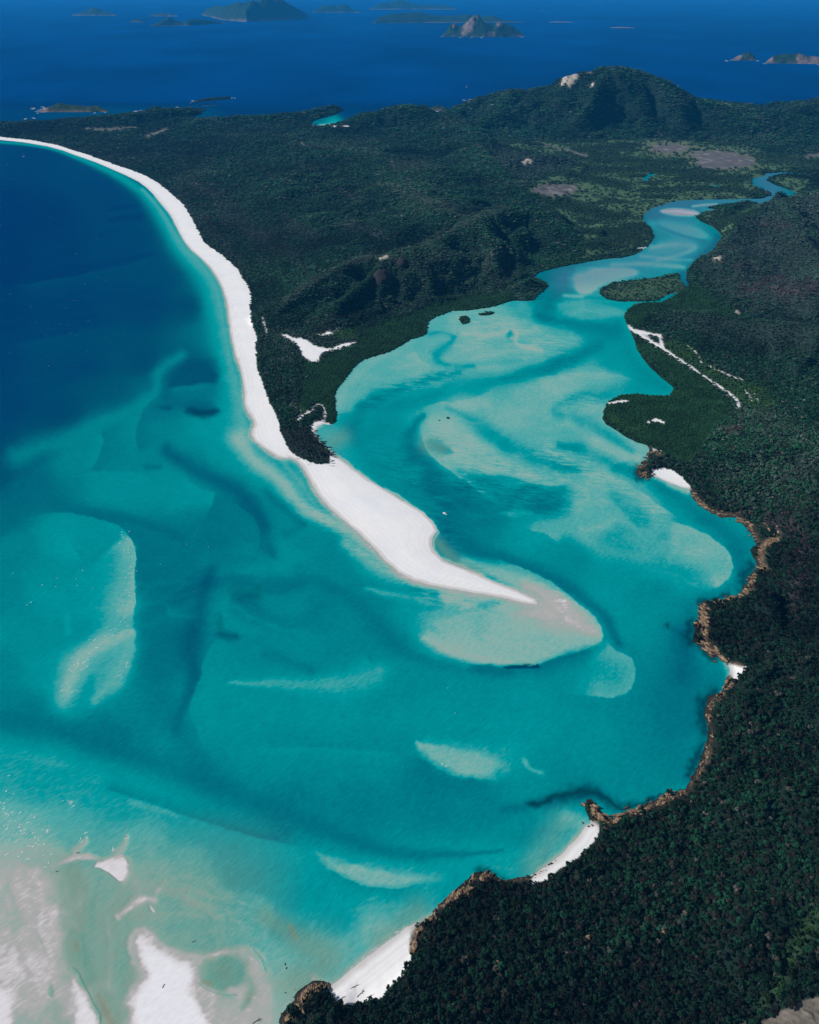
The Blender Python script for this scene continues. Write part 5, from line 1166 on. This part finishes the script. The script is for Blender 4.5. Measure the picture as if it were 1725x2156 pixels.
row_of([(895,800),(915,775),(912,730),(890,728)], 7, .8, 1.5, 0, 'dark snag of rock on the pale inlet flat near the mangroves', 'dark snags on the inlet flat', 4)
row_of([(760,808),(752,812)], 3, .8, 1.3, 0, 'dark snag on the pale flat by the left mangrove shore', 'snags by the left mangrove shore', 5)
for px, py, lab in ((1232,2003,'pale blue-grey slab showing through the dark forest'), (1388,1999,'pale boulder in a gap of the near forest'), (1046,2055,'cream boulder poking out of the lower forest')):
    x, y = ground_pt(px, py); zz = float(look(Z, np.array([x]), np.array([y]))[0])
    boulder(px, py, 4.0, 2.4, 7.0, .5, lab, z=zz + 1.5)
def rubble():
    V, F, n = [], [], 0
    for px, py, a, el, rot in RUBBLE:
        x, y = ground_pt(px, py); zz = max(float(look(Z, np.array([x]), np.array([y]))[0]), -.4)
        v = ICO1[0] * (1 + rng.uniform(-.25, .2, (len(ICO1[0]), 1))) * np.array([a * el, a, a * .8])
        cr, sr = math.cos(rot), math.sin(rot)
        V.append(np.stack([v[:, 0] * cr - v[:, 1] * sr + x, v[:, 0] * sr + v[:, 1] * cr + y, v[:, 2] + zz + .1], 1)); F.append(ICO1[1] + n); n += len(v)
    tag(mesh_obj('shore_rubble', np.concatenate(V), np.concatenate(F), M_boul, smooth=False), kind='stuff')
rubble()
# cliffs on the hill
M_cliff, t_, b_ = new_mat('cliff_rock', .9, .1)
tc_ = node(t_, 'ShaderNodeTexCoord')
wv_ = noise_n(t_, mapping(t_, tc_.outputs['Object'], 0, (7, 7, 1.2)), 1.0, 5, .65, .6)
t_.links.new(ramp(t_, wv_, [(.3, (.014, .015, .017)), (.55, (.050, .046, .046)), (.78, (.17, .145, .125))]), b_.inputs['Base Color'])
bp_ = node(t_, 'ShaderNodeBump'); bp_.inputs['Distance'].default_value = 3
t_.links.new(wv_, bp_.inputs['Height']); t_.links.new(bp_.outputs[0], b_.inputs['Normal'])
def hit(px, py):
    u, ry, rzz = ray(px, py)
    t_h = np.linspace(300, 9000, 6000)
    x, y, z = u * t_h, ry * t_h, CAM_H + rzz * t_h
    k = int(np.argmax(z < look(Z, x, y)))
    return x[k], y[k], z[k]
def cliff(px, py_app, pg, sx_, sy_, sz_, lab, seed):
    r3 = hit(px, py_app)
    v, f = ICO3; v = v.copy()
    r = np.random.default_rng(seed)
    for _ in range(7):
        n_ = r.normal(size=3); n_[2] *= .4; n_ /= np.linalg.norm(n_); d = r.uniform(.6, .85)
        v -= np.maximum(v @ n_ - d, 0)[:, None] * n_[None, :] * .8
    a = np.arctan2(v[:, 1], v[:, 0])
    v[:, :2] *= (1 + .13 * np.sin(a * 11 + 4 * v[:, 2]) + .10 * np.sin(a * 23 - 2 * v[:, 2]) + .12 * fbm(a * 3, v[:, 2] * 3, seed, 3))[:, None]
    v[:, 2] += .22 * fbm(v[:, 0] * 3, v[:, 1] * 3, seed + 5, 3) - .25
    v *= np.array([sx_, sy_, sz_])
    o = mesh_obj('rock_cliff', v, f, M_cliff)
    o.location = (r3[0], r3[1], r3[2])
    tag(o, lab, 'cliff')
cliff(806, 590, 612, 34, 30, 44, 'large bare grey rock dome sticking out of the wooded hill', 3)
cliff(843, 558, 594, 24, 20, 28, 'smaller bare rock behind and right of the grey rock dome', 4)

# ------------------------------------------------------------------ driftwood
M_wood, t_, b_ = new_mat('driftwood', .9, .1)
tc_ = node(t_, 'ShaderNodeTexCoord')
t_.links.new(ramp(t_, noise_n(t_, tc_.outputs['Object'], 2.5, 4), [(.3, (.03, .026, .022)), (.7, (.10, .085, .07))]), b_.inputs['Base Color'])
def log(px, py, length, rot, label, branches=2, z=None):
    r = random.Random(px * 7 + py)
    bm = bmesh.new()
    def limb(a, b, ra, rb):
        a, b = Vector(a), Vector(b); d = b - a
        m = Matrix.Translation((a + b) / 2) @ d.to_track_quat('Z', 'Y').to_matrix().to_4x4()
        bmesh.ops.create_cone(bm, cap_ends=True, segments=7, radius1=ra, radius2=rb, depth=d.length, matrix=m)
    mid = (r.uniform(-.3, .3), r.uniform(.2, .6), .2)
    limb((-length / 2, 0, .2), mid, .32, .27); limb(mid, (length / 2, 0, .3), .27, .12)
    for i in range(branches):
        x0 = r.uniform(-.2, .35) * length; a = r.choice((-1, 1)) * r.uniform(.5, 1.1); ll = length * r.uniform(.2, .42)
        limb((x0, .2, .25), (x0 + ll * math.cos(a), .2 + ll * math.sin(a), .5 + r.uniform(0, .5)), .15, .05)
    me = bpy.data.meshes.new('driftwood_log'); bm.to_mesh(me); bm.free(); me.materials.append(M_wood)
    o = bpy.data.objects.new('driftwood_log', me); C.objects.link(o)
    x, y = ground_pt(px, py)
    zz = max(float(look(Z, np.array([x]), np.array([y]))[0]), 0.02)
    o.location = (x, y, zz); o.rotation_euler = (0, 0, rot)
    tag(o, label, 'driftwood')
log(700, 982, 12, -.1, 'fallen dark tree with a bushy end on the spit below the she-oaks', 4)
log(678, 978, 8, -.2, 'dark log left of the fallen tree below the she-oaks', 2)
log(652, 978, 6, .3, 'short log at the left end of the drift line below the she-oaks', 2)
log(628, 966, 7, -.5, 'branchy log where the spit sand meets the trees', 3)
log(745, 2080, 11, .5, 'long thin branch on the upper sand of the lower beach', 2)
log(760, 2094, 9, .7, 'forked dead branch in the middle of the lower beach', 4)
log(782, 2100, 9, .3, 'dead bough by the trees on the lower beach', 4)
log(722, 2104, 6, .5, 'short stick at the shaded foot of the lower beach', 1)
log(542, 2150, 9, .5, 'bare branched snag stranded on the bottom sand flat', 5)
log(409, 1983, 3.5, .3, 'small dark stick on the green sand flat', 1)
log(345, 2076, 4, 1.2, 'thin twig on the dry white sandbar', 1)
log(121, 1783+52, 3.5, .4, 'small dark stick on the left sand flat', 1)
log(165, 1794+2, 4, .2, 'dark stick on the pink sand horn', 1)
log(338, 1578, 4.5, .3, 'drifting stick in the turquoise water at the lower left', 1)

# ------------------------------------------------------------------ boats
def plain(name, col, rough=.4, spec=.4):
    m, t, b_ = new_mat(name, rough, spec)
    tc = node(t, 'ShaderNodeTexCoord')
    n_ = noise_n(t, tc.outputs['Object'], 2.0, 3)
    t.links.new(ramp(t, n_, [(.2, tuple(np.array(col) * .9)), (.8, tuple(np.minimum(np.array(col) * 1.05, 1)))]), b_.inputs['Base Color'])
    return m
M_white, M_sail, M_glass, M_dark = plain('white_hull_paint', (.8, .8, .8)), plain('sailcloth', (.82, .81, .78), .8, .1), plain('dark_window', (.02, .025, .03), .1, .5), plain('black_engine', (.03, .03, .032))
def hull_mesh(L_, B_, D_, n=13):
    V, F = [], []
    for i in range(n):
        t = i / (n - 1); x = (t - .5) * L_
        w = B_ / 2 * (1 - max(0, (t - .45) / .55) ** 2.2); w = max(w, .03)
        sh = .25 * D_ * t * t
        V += [(x, -w, D_ * .7 + sh), (x, -w * .8, 0), (x, 0, -D_ * .35 * (1 - t * .5)), (x, w * .8, 0), (x, w, D_ * .7 + sh), (x, w * .85, D_ * .62 + sh), (x, -w * .85, D_ * .62 + sh)]
    for i in range(n - 1):
        for j in range(7):
            a, b_ = i * 7 + j, i * 7 + (j + 1) % 7
            F.append((a, b_, b_ + 7, a + 7))
    return V, F
def loft(sections):
    V, F = [], []; k = len(sections[0])
    for s_ in sections: V += s_
    for i in range(len(sections) - 1):
        for j in range(k): F.append((i * k + j, i * k + (j + 1) % k, (i + 1) * k + (j + 1) % k, (i + 1) * k + j))
    F.append(tuple(range(k))[:4]) if k == 4 else None
    n0 = (len(sections) - 1) * k
    if k == 4: F.append((n0, n0 + 1, n0 + 2, n0 + 3))
    return V, F
def boat_root(name, px, py, rot, label):
    e = bpy.data.objects.new(name, None); C.objects.link(e); x, y = ground_pt(px, py)
    e.location = (x, y, .05); e.rotation_euler = (0, 0, rot); return tag(e, label, 'boat')
def motor_boat(px, py, rot, label):
    e = boat_root('motor_boat', px, py, rot, label)
    V, F = hull_mesh(9.5, 3.0, 1.3); mesh_obj('hull', V, F, M_white, e, False)
    def rect(z, x0, x1, w): return [(x0, -w, z), (x1, -w * .9, z), (x1, w * .9, z), (x0, w, z)]
    V, F = loft([rect(.85, -1.8, 2.2, 1.1), rect(1.5, -1.8, 1.7, 1.05)]); mesh_obj('cabin', V, F, M_white, e, False)
    V, F = loft([rect(1.5, -1.7, 1.65, 1.0), rect(2.3, -1.7, .9, .95)]); mesh_obj('windscreen', V, F, M_glass, e, False)
    V, F = loft([rect(2.3, -2.4, 1.1, 1.15), rect(2.42, -2.4, 1.0, 1.1)]); mesh_obj('roof', V, F, M_white, e, False)
    for s_ in (-.6, .6):
        V, F = loft([[(-5.3, s_ - .25, -.3), (-4.8, s_ - .25, -.3), (-4.8, s_ + .25, -.3), (-5.3, s_ + .25, -.3)], [(-5.5, s_ - .28, 1.3), (-4.7, s_ - .28, 1.3), (-4.7, s_ + .28, 1.3), (-5.5, s_ + .28, 1.3)]])
        mesh_obj('outboard_motor', V, F, M_dark, e, False)
def yacht(px, py, rot, label, sail=True, L_=15):
    e = boat_root('sailing_yacht', px, py, rot, label)
    V, F = hull_mesh(L_, L_ * .3, 1.6); mesh_obj('hull', V, F, M_white, e, False)
    def rect(z, x0, x1, w): return [(x0, -w, z), (x1, -w * .7, z), (x1, w * .7, z), (x0, w, z)]
    V, F = loft([rect(1.1, -L_ * .2, L_ * .2, L_ * .1), rect(1.8, -L_ * .18, L_ * .14, L_ * .085)]); mesh_obj('cabin', V, F, M_white, e, False)
    H_ = L_ * 1.25
    sq = lambda z, r_, x=0: [(x - r_, -r_, z), (x + r_, -r_, z), (x + r_, r_, z), (x - r_, r_, z)]
    V, F = loft([sq(1.0, .14, 1), sq(H_, .07, 1)]); mesh_obj('mast', V, F, M_sail, e, False)
    V, F = loft([[(1, -.09, 2.2), (1, .09, 2.2), (1, .09, 2.4), (1, -.09, 2.4)], [(-L_ * .42, -.07, 2.3), (-L_ * .42, .07, 2.3), (-L_ * .42, .07, 2.45), (-L_ * .42, -.07, 2.45)]]); mesh_obj('boom', V, F, M_sail, e, False)
    if sail:
        V, F = [], []
        for i in range(7):
            t = i / 6; z = 2.6 + t * (H_ - 3.2); w = (L_ * .40) * (1 - t) ** .85 + .05
            for j in range(5):
                s_ = j / 4; V.append((.9 - w * s_, .5 * math.sin(s_ * math.pi) * (1 - t * .6), z))
        for i in range(6):
            for j in range(4): a = i * 5 + j; F.append((a, a + 1, a + 6, a + 5))
        o = mesh_obj('mainsail', V, F, M_sail, e); o.modifiers.new('thick', 'SOLIDIFY').thickness = .04
motor_boat(937, 1082, R(-42), 'white motor boat on the dark channel right of the sand spit')
yacht(983, 184, .4, 'white sailing yacht at sea left of the big wooded hill', True, 22)
yacht(1427, 185, 2.6, 'white sailing yacht at sea right of the big hill top', True, 18)
yacht(50, 330, .2, 'lone yacht with bare mast anchored off the far end of the long beach', False, 15)
yacht(1142, 23, .6, 'tiny white sail far out near the horizon', True, 40)

# ------------------------------------------------------------------ surf and white caps
M_foam, t_, b_ = new_mat('foam', .9, .1)
tc_ = node(t_, 'ShaderNodeTexCoord')
t_.links.new(ramp(t_, noise_n(t_, tc_.outputs['Object'], .8, 4), [(.35, (.55, .66, .66)), (.6, (.82, .83, .83))]), b_.inputs['Base Color'])
def foam_patch(name, items):
    V, F = [], []
    for px, py, ln, wd, rot in items:
        x, y = ground_pt(px, py); k = len(V); n_ = 6
        ph = random.uniform(0, 6)
        for i in range(n_ + 1):
            t = i / n_; w = wd * math.sin(math.pi * t) ** .7 * random.uniform(.35, 1.2) + .03
            a = (t - .5) * ln; bnd = ln * .12 * math.sin(t * 5 + ph)
            for s_ in (-1, 1):
                u_, v_ = a, bnd + s_ * w * .5
                V.append((x + u_ * math.cos(rot) - v_ * math.sin(rot), y + u_ * math.sin(rot) + v_ * math.cos(rot), .06 + (.12 if 0 < i < n_ else 0)))
        for i in range(n_): F.append((k + 2 * i, k + 2 * i + 1, k + 2 * i + 3, k + 2 * i + 2))
    o = mesh_obj(name, V, F, M_foam); tag(o, kind='stuff')
it = []
for pts, n_, sp, l0, l1 in (([(262,1130),(285,1185),(265,1250),(262,1310)], 46, 15, 2, 5), ([(240,1330),(190,1370),(165,1410),(150,1450)], 40, 16, 2, 6), ([(270,1400),(255,1425)], 8, 6, 2, 5), ([(0,1660),(30,1720),(60,1770),(90,1800)], 70, 34, 2, 5.5), ([(100,1745),(150,1690)], 14, 10, 2, 5), ([(170,1770),(182,1758)], 5, 6, 2, 4), ([(240,1790),(268,1765)], 9, 5, 2, 4), ([(930,1610),(938,1614)], 4, 3, 2, 4), ([(60,1250),(150,1200)], 10, 40, 1.5, 3), ([(400,1150),(900,1450)], 10, 120, 1, 2)):
    p = smooth_line(pts, 2)
    for i in range(n_):
        q_ = p[random.randrange(len(p))]
        it.append((q_[0] + random.gauss(0, sp * .6), q_[1] + random.gauss(0, sp * .6), random.uniform(l0, l1), random.uniform(.4, 1.2), R(40) + random.gauss(0, .5)))
for i in range(500):                                      # open sea
    px, py = random.uniform(0, 1725), random.uniform(60, 240) if random.random() < .7 else random.uniform(320, 800)
    if py > 300: px = random.uniform(0, 300)
    x, y = ground_pt(px, py)
    d = math.hypot(x, y)
    if look(SD, np.array([x]), np.array([y]))[0] < -40: it.append((px, py, random.uniform(1.5, 3.2) * d / 2600, d / 2600 * .8, random.gauss(.2, .3)))
foam_patch('white_caps', it)
it = []
for pts, n_, sp, k in (([(78,236),(96,235),(84,232)], 26, 3, 24), ([(70,229),(92,226)], 6, 2, 30), ([(55,251),(72,249)], 5, 1.5, 26), ([(325,231),(300,233),(280,235),(270,237)], 30, 1.6, 18), ([(340,229),(372,226)], 10, 1, 16), ([(402,216),(404,212),(415,214)], 8, 1.2, 20), ([(487,206),(495,206)], 5, .8, 22), ([(892,233),(905,234),(925,235),(948,233)], 26, .7, 26), ([(978,211),(990,209)], 8, 1, 26), ([(200,238),(222,237)], 6, .8, 22), ([(930,78),(1000,79),(1100,78)], 14, .5, 60), ([(1530,128),(1595,128)], 8, .5, 50), ([(1610,134),(1725,136)], 14, .5, 50), ([(1160,47),(1204,47)], 5, .3, 80)):
    p = smooth_line(pts, 2)
    for i in range(n_):
        q_ = p[random.randrange(len(p))]; it.append((q_[0] + random.gauss(0, sp), q_[1] + random.gauss(0, sp * .35), random.uniform(.5, 1.3) * k, random.uniform(.3, .6) * k, random.gauss(0, .4)))
foam_patch('surf', it)
# thin swash line along the sand
it = []
wl_ = smooth_line(BEACH_WL[20:52], 2)
for i in range(260):
    j = random.randrange(len(wl_) - 1); q_, q2 = wl_[j], wl_[j + 1]
    off = random.choice((1.5, 1.8, 4.5, 7)) * random.uniform(.8, 1.2)
    a, b_ = ground_pt(*q_), ground_pt(*q2)
    rot = math.atan2(b_[1] - a[1], b_[0] - a[0])
    it.append((q_[0] - off, q_[1] + off * .3, random.uniform(4, 14), random.uniform(.25, .6), rot))
for pts in ([(911,1933),(858,1954),(805,1993),(745,2039),(700,2076)],):
    p = smooth_line(pts, 3)
    for i in range(40):
        j = random.randrange(len(p) - 1); a, b_ = ground_pt(*p[j]), ground_pt(*p[j + 1])
        it.append((p[j][0] - random.uniform(0, 5), p[j][1] - random.uniform(0, 4), random.uniform(2, 7), random.uniform(.2, .5), math.atan2(b_[1] - a[1], b_[0] - a[0])))
foam_patch('swash', it)

# ------------------------------------------------------------------ haze
bm = bmesh.new(); bmesh.ops.create_cube(bm, size=1)
me = bpy.data.meshes.new('haze'); bm.to_mesh(me); bm.free()
hz = bpy.data.objects.new('haze', me); C.objects.link(hz)
hz.scale = (300000, 150000, 860 + 20); hz.location = (0, 65000, (860 - 20) / 2)
m = bpy.data.materials.new('haze'); m.use_nodes = True; t = m.node_tree; t.nodes.clear()
out = t.nodes.new('ShaderNodeOutputMaterial'); pv = t.nodes.new('ShaderNodeVolumePrincipled')
pv.inputs['Color'].default_value = (.03, .44, 1.0, 1); pv.inputs['Density'].default_value = 1.9e-5
pv.inputs['Anisotropy'].default_value = 0.0
t.links.new(pv.outputs[0], out.inputs['Volume'])
me.materials.append(m); tag(hz, kind='stuff')
